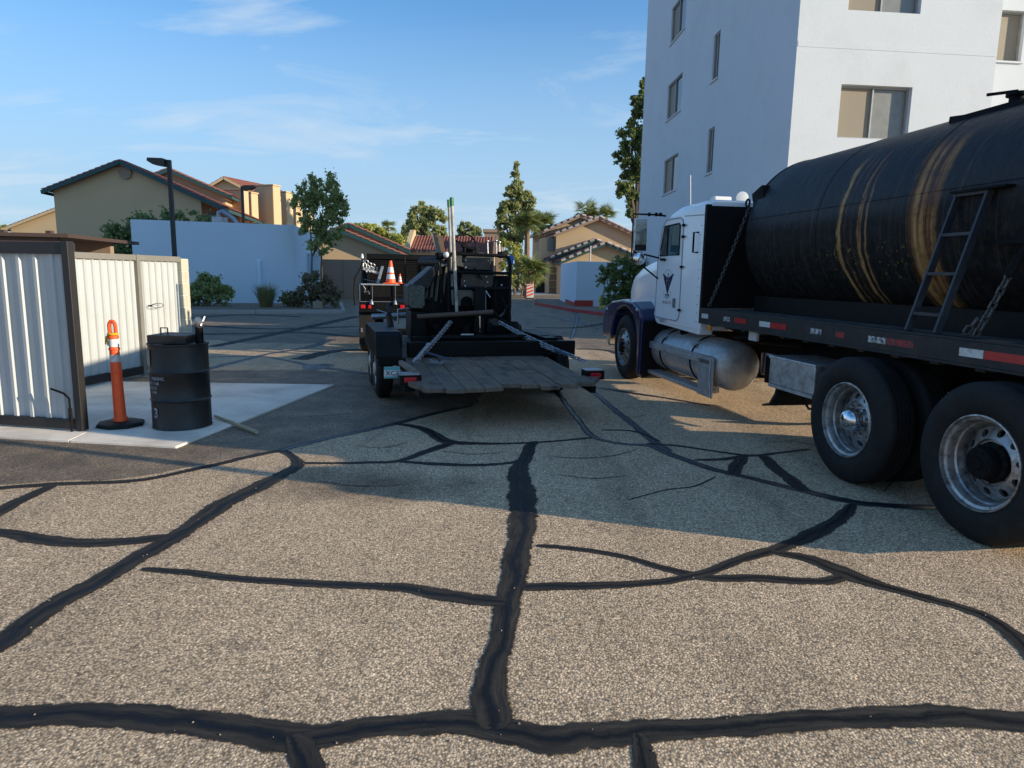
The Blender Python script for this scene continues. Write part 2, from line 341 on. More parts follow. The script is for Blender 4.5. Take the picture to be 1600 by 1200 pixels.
def mat_asphalt(name, base=(0.75, 0.545, 0.35), dark=(0.60, 0.43, 0.275), seal=0.0):
    m, N, L, p = newmat(name)
    tc = N.new('ShaderNodeTexCoord'); v = tc.outputs['Object']
    vo = N.new('ShaderNodeTexVoronoi'); vo.inputs['Scale'].default_value = 92; L.new(v, vo.inputs['Vector'])
    vb = N.new('ShaderNodeTexVoronoi'); vb.inputs['Scale'].default_value = 120; L.new(v, vb.inputs['Vector'])
    sp = N.new('ShaderNodeSeparateColor'); L.new(vo.outputs['Color'], sp.inputs[0])
    sb = N.new('ShaderNodeSeparateColor'); L.new(vb.outputs['Color'], sb.inputs[0])
    big = noise(N, L, v, 0.28, 5, 0.6, 0.5); mid = noise(N, L, v, 2.2, 6, 0.65); fine = noise(N, L, v, 260, 3, 0.7)
    wear = ramp(N, L, mnode(N, L, 'ADD', mnode(N, L, 'MULTIPLY', big.outputs['Fac'], 0.65), mnode(N, L, 'MULTIPLY', mid.outputs['Fac'], 0.35)), [(0.36, 0.0), (0.58, 1.0)])
    c = mixc_(N, L, wear, dark, base)
    sm = N.new('ShaderNodeMapping'); sm.inputs['Rotation'].default_value = (0, 0, 0.2); sm.inputs['Scale'].default_value = (1.6, 0.22, 1); L.new(v, sm.inputs[0])
    smear = noise(N, L, sm.outputs[0], 1.0, 6, 0.7, 0.3)
    c = mixc_(N, L, 1.0, c, ramp(N, L, smear.outputs['Fac'], [(0.30, 0.66), (0.46, 0.97), (0.7, 1.08)]), 'MULTIPLY')
    spot = noise(N, L, v, 1.3, 3, 0.5); spot2 = noise(N, L, v, 9.0, 4, 0.7)
    c = mixc_(N, L, mnode(N, L, 'MULTIPLY', ramp(N, L, spot.outputs['Fac'], [(0.60, 0.0), (0.70, 1.0)]), ramp(N, L, spot2.outputs['Fac'], [(0.48, 0.0), (0.62, 0.55)])), c, (0.10, 0.08, 0.065))
    stone = ramp(N, L, sp.outputs[0], [(0.0, 0.42), (0.22, 0.90), (0.80, 1.08), (1.0, 1.55)])
    c = mixc_(N, L, 1.0, c, stone, 'MULTIPLY')
    stone2 = ramp(N, L, sb.outputs[1], [(0.0, 0.72), (0.8, 1.0), (0.93, 1.35)])
    c = mixc_(N, L, 0.8, c, stone2, 'MULTIPLY')
    # pinkish and grey stones
    c = mixc_(N, L, ramp(N, L, sp.outputs[1], [(0.70, 0.0), (0.76, 0.35)]), c, (0.36, 0.255, 0.18))
    gap = ramp(N, L, vo.outputs['Distance'], [(0.38, 1.06), (0.70, 0.42)])  # shadow between the stones painted as darker gaps
    c = mixc_(N, L, 0.85, c, gap, 'MULTIPLY')
    if seal:
        c = mixc_(N, L, mnode(N, L, 'MULTIPLY', ramp(N, L, mid.outputs['Fac'], [(0.3, 1.0), (0.75, 0.55)]), seal), c, (0.030, 0.029, 0.029))
    else:
        # brown oil stain with its own shape in front of the trailer
        mpn = N.new('ShaderNodeMapping'); mpn.inputs['Location'].default_value = (1.15, -5.15, 0); mpn.inputs['Scale'].default_value = (1.0, 1.0, 1); L.new(v, mpn.inputs[0])
        ms = N.new('ShaderNodeMapping'); ms.inputs['Scale'].default_value = (0.9, 1.9, 1); L.new(mpn.outputs[0], ms.inputs[0])
        ln = N.new('ShaderNodeVectorMath'); ln.operation = 'LENGTH'; L.new(ms.outputs[0], ln.inputs[0])
        st = mnode(N, L, 'SUBTRACT', 1.0, mnode(N, L, 'ADD', ln.outputs['Value'], mnode(N, L, 'MULTIPLY', mnode(N, L, 'SUBTRACT', mid.outputs['Fac'], 0.5), 1.6)), True)
        c = mixc_(N, L, mnode(N, L, 'MULTIPLY', st, 0.85, True), c, (0.075, 0.048, 0.03))
    L.new(c, p.inputs['Base Color']); setp(p, Roughness=0.9 if not seal else 0.7); p.inputs['Specular IOR Level'].default_value = 0.3
    h = mnode(N, L, 'ADD', mnode(N, L, 'MULTIPLY', ramp(N, L, vo.outputs['Distance'], [(0.0, 1.0), (0.8, 0.0)]), 0.8), mnode(N, L, 'ADD', mnode(N, L, 'MULTIPLY', sp.outputs[2], 0.7), mnode(N, L, 'MULTIPLY', fine.outputs['Fac'], 0.3)))
    bump(N, L, p, h, 0.5 if not seal else 0.35, 0.005)
    return m
def mat_tar(name='crack_tar', fresh=False):
    """squeegeed sealant: dark core over the crack, brushed greyer band, feathered edges (UV: along, across)"""
    m, N, L, p = newmat(name)
    tc = N.new('ShaderNodeTexCoord'); v = tc.outputs['Object']; uv = tc.outputs['UV']
    su = N.new('ShaderNodeSeparateXYZ'); L.new(uv, su.inputs[0])
    st = N.new('ShaderNodeMapping'); st.inputs['Scale'].default_value = (3.5, 6, 1); L.new(uv, st.inputs[0])
    n1 = noise(N, L, st.outputs[0], 1.0, 6, 0.68, 0.5); n2 = noise(N, L, v, 130, 4, 0.7); n3 = noise(N, L, v, 2.2, 4, 0.6); n4 = noise(N, L, v, 26, 8, 0.78)
    ac = mnode(N, L, 'ABSOLUTE', mnode(N, L, 'SUBTRACT', mnode(N, L, 'ADD', su.outputs['Y'], mnode(N, L, 'MULTIPLY', mnode(N, L, 'SUBTRACT', n3.outputs['Fac'], 0.5), 0.9)), 0.5))
    core = ramp(N, L, ac, [(0.02, 1.0), (0.20, 0.0)])
    c = mixc_(N, L, ramp(N, L, n1.outputs['Fac'], [(0.35, 0.0), (0.72, 1.0)]), (0.013, 0.012, 0.011), (0.066, 0.056, 0.046))
    c = mixc_(N, L, core, c, (0.006, 0.0065, 0.008))
    if fresh: c = mixc_(N, L, 0.6, c, (0.010, 0.014, 0.026))  # blue of the reflected sky tinted into the tar colour
    c = mixc_(N, L, ramp(N, L, n2.outputs['Fac'], [(0.64, 0.0), (0.74, 0.35)]), c, (0.12, 0.10, 0.08))
    L.new(c, p.inputs['Base Color'])
    rg = mnode(N, L, 'SUBTRACT', ramp(N, L, n1.outputs['Fac'], [(0.35, 0.68), (0.65, 0.92)]), mnode(N, L, 'MULTIPLY', core, 0.25))
    if fresh: rg = mnode(N, L, 'SUBTRACT', rg, 0.22)
    L.new(rg, p.inputs['Roughness']); p.inputs['Specular IOR Level'].default_value = 0.5 if fresh else 0.22
    bump(N, L, p, mnode(N, L, 'ADD', n1.outputs['Fac'], mnode(N, L, 'MULTIPLY', n2.outputs['Fac'], 0.4)), 0.28, 0.010)
    ed = mnode(N, L, 'ABSOLUTE', mnode(N, L, 'SUBTRACT', su.outputs['Y'], 0.5))
    al = mnode(N, L, 'MULTIPLY', mnode(N, L, 'SUBTRACT', 0.5, mnode(N, L, 'ADD', ed, mnode(N, L, 'MULTIPLY', mnode(N, L, 'SUBTRACT', n4.outputs['Fac'], 0.40), 0.42))), 16.0, True)
    L.new(al, p.inputs['Alpha'])
    return m
def mat_tank():
    """black tar-stained tank; local X across, Y along the truck, Z up"""
    m, N, L, p = newmat('tar_stained_tank')
    tc = N.new('ShaderNodeTexCoord'); v = tc.outputs['Object']
    sx = N.new('ShaderNodeSeparateXYZ'); L.new(v, sx.inputs[0])
    y, z = sx.outputs['Y'], sx.outputs['Z']
    st = N.new('ShaderNodeMapping'); st.inputs['Scale'].default_value = (0.8, 22, 0.8); L.new(v, st.inputs[0])
    streak = noise(N, L, st.outputs[0], 1.0, 4, 0.6)                       # fine lines that run round the barrel
    big = noise(N, L, v, 1.6, 6, 0.65, 0.3); fine = noise(N, L, v, 14, 6, 0.7)
    up = ramp(N, L, mnode(N, L, 'ADD', z, mnode(N, L, 'MULTIPLY', mnode(N, L, 'SUBTRACT', big.outputs['Fac'], 0.5), 0.35)), [(0.0, 0.0), (1.0, 1.0)])
    zup = mnode(N, L, 'MULTIPLY', mnode(N, L, 'SUBTRACT', up, 0.02), 9.0, True)   # above mid height: less tar
    c = mixc_(N, L, zup, (0.007, 0.006, 0.0055), (0.019, 0.018, 0.020))
    c = mixc_(N, L, ramp(N, L, fine.outputs['Fac'], [(0.46, 0.0), (0.74, 0.75)]), c, (0.042, 0.037, 0.034))
    c = mixc_(N, L, ramp(N, L, streak.outputs['Fac'], [(0.54, 0.0), (0.70, 0.55)]), c, (0.055, 0.047, 0.038))
    wy = mnode(N, L, 'ADD', y, mnode(N, L, 'MULTIPLY', mnode(N, L, 'SUBTRACT', big.outputs['Fac'], 0.5), 0.20))
    def band(c0, hw, soft):
        d = mnode(N, L, 'ABSOLUTE', mnode(N, L, 'SUBTRACT', wy, c0))
        return mnode(N, L, 'DIVIDE', mnode(N, L, 'SUBTRACT', hw, d), soft, True)
    zlim = mnode(N, L, 'MULTIPLY', mnode(N, L, 'SUBTRACT', 0.66, z), 6.0, True)
    tot = None
    for c0, hw, so, a in ((-0.06, 0.19, 0.10, 1.0), (0.98, 0.034, 0.02, 1.0), (0.89, 0.020, 0.015, 0.7), (0.80, 0.016, 0.015, 0.6), (0.70, 0.032, 0.02, 1.0), (0.62, 0.018, 0.015, 0.7), (-0.42, 0.012, 0.015, 0.3), (1.62, 0.01, 0.01, 0.15), (1.75, 0.01, 0.01, 0.12)):
        b = mnode(N, L, 'MULTIPLY', band(c0, hw, so), a)
        tot = b if tot is None else mnode(N, L, 'MAXIMUM', tot, b)
    tot = mnode(N, L, 'MULTIPLY', tot, zlim)
    tot = mnode(N, L, 'MULTIPLY', tot, mnode(N, L, 'MULTIPLY', ramp(N, L, streak.outputs['Fac'], [(0.36, 0.15), (0.56, 1.0)]), ramp(N, L, fine.outputs['Fac'], [(0.30, 0.35), (0.52, 1.0)])))
    rc = mixc_(N, L, ramp(N, L, streak.outputs['Fac'], [(0.4, 0.0), (0.62, 1.0)]), (0.36, 0.13, 0.04), (0.40, 0.235, 0.085))
    c = mixc_(N, L, tot, c, rc)
    # yellow paint flecks low on the barrel
    zb = mnode(N, L, 'DIVIDE', mnode(N, L, 'SUBTRACT', 0.20, mnode(N, L, 'ABSOLUTE', mnode(N, L, 'ADD', z, 0.33))), 0.15, True)
    yb = mnode(N, L, 'DIVIDE', mnode(N, L, 'SUBTRACT', 0.75, mnode(N, L, 'ABSOLUTE', mnode(N, L, 'SUBTRACT', y, 0.75))), 0.2, True)
    fl = noise(N, L, v, 24, 5, 0.7)
    c = mixc_(N, L, mnode(N, L, 'MULTIPLY', mnode(N, L, 'MULTIPLY', ramp(N, L, fl.outputs['Fac'], [(0.61, 0.0), (0.66, 1.0)]), zb), yb), c, (0.42, 0.31, 0.05))
    L.new(c, p.inputs['Base Color'])
    L.new(mnode(N, L, 'SUBTRACT', mnode(N, L, 'ADD', 0.50, mnode(N, L, 'MULTIPLY', fine.outputs['Fac'], 0.35)), mnode(N, L, 'MULTIPLY', zup, 0.18)), p.inputs['Roughness'])
    p.inputs['Specular IOR Level'].default_value = 0.22
    bump(N, L, p, mnode(N, L, 'ADD', big.outputs['Fac'], mnode(N, L, 'MULTIPLY', fine.outputs['Fac'], 0.45)), 0.55, 0.035)
    return m
def mat_planks():
    m, N, L, p = newmat('weathered_planks')
    tc = N.new('ShaderNodeTexCoord'); v = tc.outputs['Object']; oi = N.new('ShaderNodeObjectInfo')
    ad = N.new('ShaderNodeVectorMath'); ad.operation = 'ADD'; L.new(v, ad.inputs[0]); L.new(oi.outputs['Random'], ad.inputs[1])
    mp = N.new('ShaderNodeMapping'); mp.inputs['Scale'].default_value = (26, 1.6, 6); L.new(ad.outputs[0], mp.inputs[0])
    g = noise(N, L, mp.outputs[0], 1.0, 6, 0.65, 0.6); b = noise(N, L, ad.outputs[0], 4, 5, 0.65)
    c = mixc_(N, L, g.outputs['Fac'], (0.045, 0.033, 0.023), (0.33, 0.24, 0.165))
    c = mixc_(N, L, ramp(N, L, b.outputs['Fac'], [(0.48, 0.0), (0.68, 0.8)]), c, (0.03, 0.028, 0.027))
    c = mixc_(N, L, mnode(N, L, 'MULTIPLY', oi.outputs['Random'], 0.35), c, (0.10, 0.095, 0.09))
    L.new(c, p.inputs['Base Color']); setp(p, Roughness=0.85)
    bump(N, L, p, g.outputs['Fac'], 0.6, 0.01)
    return m
def mat_cover():
    m, N, L, p = newmat('speckled_insulation')
    tc = N.new('ShaderNodeTexCoord'); n = noise(N, L, tc.outputs['Object'], 90, 3, 0.7)
    c = mixc_(N, L, ramp(N, L, n.outputs['Fac'], [(0.42, 0.0), (0.6, 1.0)]), (0.055, 0.057, 0.045), (0.17, 0.17, 0.125))
    L.new(c, p.inputs['Base Color']); setp(p, Roughness=0.85); bump(N, L, p, n.outputs['Fac'], 0.5, 0.006)
    return m
MAT['asphalt'] = mat_asphalt('worn_asphalt'); MAT['sealed'] = mat_asphalt('sealed_asphalt', seal=0.78); MAT['old_seal'] = mat_asphalt('old_seal_coat', seal=0.72)
MAT['hairline'] = M('hairline_crack', (0.02, 0.018, 0.016), 0.9, var=0.3, spec=0.1); MAT['tar_fresh'] = mat_tar('fresh_tar', True); MAT['tar'] = mat_tar(); MAT['tank'] = mat_tank(); MAT['planks'] = mat_planks(); MAT['cover'] = mat_cover()
# ------------------------------------------------------------------ ground, sealed patch, crack strips
gm = MB()
gm.add([(-400, -60, 0), (400, -60, 0), (400, 700, 0), (-400, 700, 0)], [(0, 1, 2, 3)])
ground = structure(gm.build('ground', MAT['asphalt'], recalc=False))

def wob(a, b, c): return math.sin(a * 7.3 + b) * 0.5 + math.sin(a * 17.1 + b * 2.3) * 0.3 + math.sin(a * 41.7 + c) * 0.2
def smooth_poly(pts, step):
    """Catmull-Rom through (Vector, width) pairs, resampled"""
    out = []
    P = [pts[0]] + pts + [pts[-1]]
    for i in range(1, len(P) - 2):
        p0, p1, p2, p3 = (q[0] for q in P[i-1:i+3]); w1, w2 = P[i][1], P[i+1][1]
        n = max(1, min(60, int((p2 - p1).length / step)))
        for k in range(n):
            t = k / n
            p = 0.5 * ((2*p1) + (-p0 + p2)*t + (2*p0 - 5*p1 + 4*p2 - p3)*t*t + (-p0 + 3*p1 - 3*p2 + p3)*t*t*t)
            out.append((p, w1 + (w2 - w1) * t))
    out.append(pts[-1]); return out
_zi = [0.0026]
def tar_strip(pix, step=0.04, mat='tar', jit=0.10):
    pts = [(G(x, y), ww) for x, y, ww in pix]
    for p, _ in pts: p.z = 0
    pts = smooth_poly(pts, step); ph = random.random() * 50; z = _zi[0]; _zi[0] += 0.00003
    vs = []; uvs = []; s = 0
    for i, (p, ww) in enumerate(pts):
        a = pts[max(0, i-1)][0]; b = pts[min(len(pts)-1, i+1)][0]
        d = (b - a); s += (p - a).length; d.normalize(); nrm = Vector((-d.y, d.x, 0))
        tp_ = min(1.0, (min(i, len(pts) - 1 - i) * step + .02) / .09) ** .5; ww = ww * tp_ * 1.22
        e0 = ww / 2 * (1 + jit * 1.5 * wob(s * 1.3, ph, ph * 2) + jit * 0.3 * random.uniform(-1, 1)); e1 = ww / 2 * (1 + jit * 1.5 * wob(s * 1.5, ph + 9, ph) + jit * 0.3 * random.uniform(-1, 1))
        vs += [(p + nrm * e0).to_tuple()[:2] + (z,), (p - nrm * e1).to_tuple()[:2] + (z,)]; uvs += [(s, 0.0), (s, 1.0)]
    fs = [(2*i, 2*i + 1, 2*i + 3, 2*i + 2) for i in range(len(pts) - 1)]
    mb = MB(); mb.add(vs, fs)
    o = mb.build('tar_strip', MAT[mat], ground, recalc=False); ul = o.data.uv_layers.new(name='UVMap')
    for lp in o.data.loops: ul.data[lp.index].uv = uvs[lp.vertex_index]
    return o
sp = MB()
outline = [(-150, 690), (-150, 760), (0, 757), (80, 753), (213, 747), (325, 724), (437, 703), (500, 686), (560, 673), (640, 655), (740, 632), (770, 600), (660, 590), (590, 583), (480, 578), (330, 579), (100, 600)]
ov = []
for i, a in enumerate(outline):
    b = outline[(i+1) % len(outline)]; pa = G(*a); pb = G(*b); n = max(2, int((pb - pa).length / 0.15)); nr = Vector((-(pb-pa).y, (pb-pa).x, 0)).normalized()
    for k in range(n): ov.append(pa.lerp(pb, k / n) + nr * (0.05 * wob(k * 0.31 + i, i, 3)))
sp.add([(p.x, p.y, 0.0012) for p in ov], [tuple(range(len(ov)))])
structure(sp.build('asphalt_patch', MAT['sealed'], recalc=False))

fo_ = MB(); xs_ = [-60 + k * .5 for k in range(241)]
fo_.add([(x, 15.6 + .5 * wob(x * .21, 1, 2) + .3 * wob(x, 4, 5) + .05 * abs(x), .0010) for x in xs_] + [(60, 59.5, .0010), (-60, 59.5, .0010)], [tuple(range(len(xs_) + 2))])
structure(fo_.build('asphalt_lot', MAT['old_seal'], recalc=False))
CR = [
 [(-60, 1120, .13), (0, 1120, .13), (130, 1118, .13), (250, 1122, .14), (360, 1138, .14), (440, 1152, .15), (500, 1150, .14), (570, 1139, .12), (650, 1133, .12), (730, 1128, .13), (790, 1142, .15), (860, 1156, .16), (930, 1149, .13), (1030, 1142, .12), (1120, 1137, .11), (1210, 1131, .11), (1310, 1124, .115), (1410, 1119, .125), (1500, 1122, .13), (1680, 1135, .13)],
 [(455, 1150, .09), (475, 1180, .10), (490, 1230, .12)],
 [(995, 1146, .07), (1005, 1170, .08), (1020, 1230, .09)],
 [(840, 690, .08), (828, 697, .11), (822, 716, .12), (810, 732, .15), (814, 758, .19), (817, 790, .20), (816, 825, .17), (808, 870, .15), (800, 915, .14), (791, 960, .12), (783, 1000, .11), (772, 1045, .12), (765, 1090, .14), (768, 1140, .15)],
 [(-60, 1045, .14), (0, 1005, .14), (80, 950, .14), (180, 893, .14), (255, 850, .14), (310, 815, .15), (350, 787, .17), (390, 768, .17), (440, 742, .14), (466, 726, .10), (455, 712, .08), (438, 704, .10)],
 [(438, 704, .09), (380, 716, .09), (320, 730, .09), (213, 751, .08), (80, 757, .09), (-60, 768, .09)],
 [(85, 758, .09), (40, 778, .11), (0, 800, .12), (-60, 830, .12)],
 [(438, 704, .10), (500, 688, .09), (560, 675, .09), (618, 662, .10), (680, 646, .08), (740, 633, .07)],
 [(466, 724, .07), (520, 724, .06), (570, 723, .07), (620, 721, .07), (660, 708, .10), (695, 696, .11), (710, 690, .08)],
 [(618, 662, .09), (655, 668, .11), (680, 680, .13), (703, 691, .16), (745, 693, .09), (800, 693, .06), (860, 690, .05), (925, 684, .06)],
 [(620, 721, .05), (680, 725, .09), (740, 727, .07), (800, 723, .06), (822, 716, .07)],
 [(-60, 826, .08), (0, 832, .10), (60, 842, .13), (130, 849, .13), (200, 846, .12), (268, 838, .11)],
 [(222, 889, .05), (290, 895, .07), (380, 905, .07), (480, 912, .08), (560, 915, .08), (640, 920, .10), (700, 931, .12), (790, 942, .12)],
 [(838, 853, .05), (900, 858, .06), (970, 869, .06), (1040, 889, .07), (1110, 903, .09), (1180, 904, .09), (1250, 908, .08), (1300, 907, .09), (1332, 895, .06)],
 [(815, 918, .09), (880, 917, .09), (960, 914, .08), (1040, 909, .07), (1100, 896, .07), (1160, 874, .08), (1220, 856, .10), (1270, 835, .12), (1310, 812, .11), (1334, 788, .06)],
 [(1205, 862, .07), (1260, 873, .11), (1310, 890, .14), (1345, 905, .14), (1400, 922, .09), (1450, 936, .09), (1490, 946, .08), (1540, 963, .08), (1580, 990, .10), (1640, 1050, .10)],
 [(866, 606, .10), (885, 632, .07), (905, 658, .07), (928, 683, .08), (975, 694, .07), (1015, 697, .09), (1060, 715, .10), (1120, 735, .10), (1180, 749, .09), (1250, 766, .10), (1330, 784, .12), (1400, 791, .11), (1470, 793, .09)],
 [(922, 608, .07), (955, 636, .09), (985, 660, .09), (1015, 685, .10), (1045, 706, .10)],
 [(1010, 693, .06), (1060, 697, .06), (1110, 704, .05), (1170, 712, .07), (1215, 708, .05), (1265, 702, .05)],
 [(1085, 719, .05), (1125, 718, .07), (1170, 712, .08)], [(1148, 742, .10), (1150, 728, .12), (1162, 714, .10)],
 [(1192, 712, .10), (1212, 732, .12), (1235, 750, .12), (1258, 768, .12)],
 [(870, 607, .10), (930, 606, .13), (985, 614, .12), (1040, 622, .08), (1110, 634, .06)],
 [(940, 672, .05), (990, 674, .05), (1030, 690, .05)],
 [(1118, 745, .015), (1085, 760, .018), (1040, 766, .015), (980, 782, .01)],
 [(280, 590, .20), (330, 575, .18), (380, 563, .14), (420, 553, .12), (480, 543, .2), (520, 530, .2)], [(250, 560, .08), (400, 557, .08), (440, 562, .09), (495, 573, .16), (545, 580, .14), (600, 588, .14)], [(465, 562, .35), (520, 549, .3), (570, 546, .25)],
 [(330, 542, .25), (420, 524, .3), (500, 507, .35), (560, 494, .4)], [(280, 523, .35), (400, 521, .35), (480, 520, .3), (560, 527, .3)], [(300, 508, .5), (420, 514, .3), (560, 510, .35)], [(300, 497, .3), (380, 492, .4), (470, 495, .35)], [(840, 492, .4), (890, 500, .35), (945, 515, .3)], [(870, 478, .5), (900, 490, .16), (893, 530, .12)],
 [(900, 545, .2), (950, 548, .2), (985, 560, .2)], [(838, 512, .35), (900, 512, .3), (950, 505, .35)],
]
for k_, c in enumerate(CR): tar_strip(c, step=0.03 if c[0][1] > 640 else 0.06, mat='tar_fresh' if k_ in (7, 16, 17, 22, 25, 26, 32, 33) else 'tar')
HL = [[(1118, 745), (1085, 760), (1040, 766), (980, 782)], [(1000, 700), (960, 712), (905, 716), (850, 712)], [(870, 742), (930, 748), (985, 742)], [(690, 705), (740, 710), (790, 706)],
 [(500, 752), (560, 760), (640, 757)], [(640, 690), (600, 700), (560, 697)], [(1290, 700), (1240, 690), (1190, 692)], [(1380, 770), (1400, 740), (1380, 715)], [(590, 640), (530, 648), (470, 652)], [(940, 640), (985, 652), (1010, 648)]]
for h_ in HL: tar_strip([(x, y, .010 if 0 < i < len(h_) - 1 else .005) for i, (x, y) in enumerate(h_)], step=.025, mat='hairline', jit=.5)
# fresh tar blob where strips meet beyond the pad, sky blue painted in
bl = MB(); c0 = G(495, 573)
ring = [(c0.x + 0.26 * math.cos(t) * (1 + 0.2 * math.sin(3*t)), c0.y + 0.42 * math.sin(t), 0.0042) for t in [2*PI*i/24 for i in range(24)]]
bl.add(ring, [tuple(range(24))]); bo = bl.build('tar_patch', MAT['tar_fresh'], ground, recalc=False); ul = bo.data.uv_layers.new(name='UVMap')
for lp in bo.data.loops: ul.data[lp.index].uv = (lp.vertex_index * .1, 0.5)

# ------------------------------------------------------------------ concrete pad of the bin enclosure: two slabs with a joint
A_, B_, C_, D_ = G(-40, 683), G(275, 701), G(523, 603), G(100, 597)
D_ = G(100, 597)
E_ = A_.lerp(D_, 0.5); F_ = B_.lerp(C_, 0.52)
pad = structure(bpy.data.objects.new('pavement', None)); COL.objects.link(pad)
gap = (C_ - B_).normalized() * 0.005
mid = lambda a, b, t: a.lerp(b, t)
for q in ((A_, mid(A_, B_, .48), mid(E_, F_, .48) - gap, E_ - gap), (mid(A_, B_, .48) + (B_-A_).normalized()*.01, B_, F_ - gap, mid(E_, F_, .48) - gap + (B_-A_).normalized()*.01), (E_ + gap, F_ + gap, C_, D_)):
    s_ = MB(); s_.add([(p.x, p.y, z) for z in (-0.1, 0.022) for p in q], [(0,3,2,1),(4,5,6,7),(0,1,5,4),(1,2,6,5),(2,3,7,6),(3,0,4,7)])
    s_.build('slab', MAT['concrete'], pad, bevel=0.006)

# ------------------------------------------------------------------ planted strip, kerbs, far pavement
def strip_box(pts, wdt, z0, z1, name, mat, seglen=None, parent=None, kind=True):
    mb = MB()
    for a, b in zip(pts[:-1], pts[1:]):
        a = Vector((a[0], a[1], 0)); b = Vector((b[0], b[1], 0)); L_ = (b - a).length; n = max(1, round(L_ / seglen)) if seglen else 1
        d = (b - a) / n; e = d.normalized() * 0.008
        for k in range(n):
            p, q = a + d * k + e, a + d * (k + 1) - e
            mb.beam((p.x, p.y, (z0 + z1) / 2), (q.x, q.y, (z0 + z1) / 2), wdt, z1 - z0)
    o = mb.build(name, mat, parent, bevel=0.02)
    return structure(o) if kind and not parent else o
k0, k1, k2 = G(250, 487, 0.1), G(535, 486, 0.1), G(516, 476, 0.1)
kx = k0 + (k0 - k1) * 0.5
strip_box([kx, k1], 0.16, -0.05, 0.15, 'kerb', MAT['kerb'], 3.0)
strip_box([k1 + Vector((0, 0.15, 0)), k2 + Vector((0, 2, 0))], 0.16, -0.05, 0.15, 'kerb', MAT['kerb'], 3.0)
bed = MB(); q = [kx + Vector((0, .09, 0)), k1 + Vector((-.09, .09, 0)), k2 + Vector((-.09, 2, 0)), Vector((kx.x, 36, 0))]
bed.add([(p.x, p.y, 0.11) for p in q], [(0, 1, 2, 3)]); structure(bed.build('soil_bed', MAT['soil'], recalc=False))
# red kerb on the right, sunlit pavement beyond
r0, r1, r2, r3 = G(838, 473, .12), G(896, 483, .12), G(945, 489, .12), G(1010, 512, .12)
strip_box([r0, r1, r2, r3], 0.18, -0.05, 0.14, 'red_kerb', MAT['red_curb'], 2.5)
fp = MB(); fp.add([(-9, 60, .02), (14, 60, .02), (16, 66, .02), (-12, 66, .02)], [(0,1,2,3)]); structure(fp.build('far_pavement', MAT['concrete'], recalc=False))
isl = MB(); isl.add([(r1.x + .1, r1.y + .1, .1), (r2.x + .1, r2.y + .2, .1), (r3.x + 12, r3.y + .3, .1), (22, 48, .1), (r0.x + .2, 48, .1), (r0.x + .1, r0.y, .1)], [(0,1,2,3,4,5)]); structure(isl.build('soil_island', MAT['soil'], recalc=False))

# ------------------------------------------------------------------ walls with real openings
def wall_faces(mb, P, d, n, length, z0, z1, holes, depth, m=0):
    """wall sheet from P along d (unit, horizontal), outward normal n; holes = (a0,a1,za,zb); reveals go inwards by depth"""
    P = Vector(P); d = Vector(d); n = Vector(n)
    xs = sorted({0.0, length, *[h[0] for h in holes], *[h[1] for h in holes]}); zs = sorted({z0, z1, *[h[2] for h in holes], *[h[3] for h in holes]})
    pt = lambda a, z, k=0.0: P + d * a - n * k + Vector((0, 0, z))
    for x0, x1 in zip(xs[:-1], xs[1:]):
        for a, b in zip(zs[:-1], zs[1:]):
            cx_, cz_ = (x0 + x1) / 2, (a + b) / 2
            if any(h[0] < cx_ < h[1] and h[2] < cz_ < h[3] for h in holes): continue
            mb.quad(pt(x0, a), pt(x1, a), pt(x1, b), pt(x0, b), m)
    for h in holes:
        a0, a1, za, zb = h
        mb.quad(pt(a0, za), pt(a1, za), pt(a1, za, depth), pt(a0, za, depth), m); mb.quad(pt(a0, zb), pt(a1, zb), pt(a1, zb, depth), pt(a0, zb, depth), m)
        mb.quad(pt(a0, za), pt(a0, zb), pt(a0, zb, depth), pt(a0, za, depth), m); mb.quad(pt(a1, za), pt(a1, zb), pt(a1, zb, depth), pt(a1, za, depth), m)
def window(parent, P, d, n, h, depth, pane_l, pane_r, split=0.5, sill=True, fr=0.045, right_gap=0.0):
    """frame with two sliding panes set back in the reveal"""
    P = Vector(P); d = Vector(d); n = Vector(n); a0, a1, za, zb = h
    pt = lambda a, z, k=0.0: P + d * a - n * k + Vector((0, 0, z))
    f = MB(); k = depth - 0.02
    for s_, e_ in (((a0, za + fr/2), (a1, za + fr/2)), ((a0, zb - fr/2), (a1, zb - fr/2)), ((a0 + fr/2, za + fr), (a0 + fr/2, zb - fr)), ((a1 - fr/2, za + fr), (a1 - fr/2, zb - fr))):
        f.beam(pt(*s_, k), pt(*e_, k), fr, 0.05, n)
    am = a0 + (a1 - a0) * split
    if split < 0.99: f.beam(pt(am, za + fr, k - .004), pt(am, zb - fr, k - .004), fr * 0.8, 0.05, n)
    fo = f.build('window', MAT['win_frame'], parent)
    def pane(s0, s1, kk, mat):
        p = MB(); q = [pt(s0, za + fr*.7, kk), pt(s1, za + fr*.7, kk), pt(s1, zb - fr*.7, kk), pt(s0, zb - fr*.7, kk)]
        p.add(q + [v - n * 0.006 for v in q], [(0,1,2,3),(7,6,5,4),(0,4,5,1),(1,5,6,2),(2,6,7,3),(3,7,4,0)]); p.build('pane', mat, fo)
    pane(a0 + fr*.7, am - fr*.4, depth, pane_l)
    if split < 0.99: pane(am + fr*.4, a1 - fr*.7, depth + 0.012, pane_r)
    if sill:
        s_ = MB(); s_.beam(pt(a0 - .05, za - .03, -.025), pt(a1 + .05, za - .03, -.025), 0.05, 0.055, n); s_.build('sill', MAT['stucco_white'], fo)
    return fo

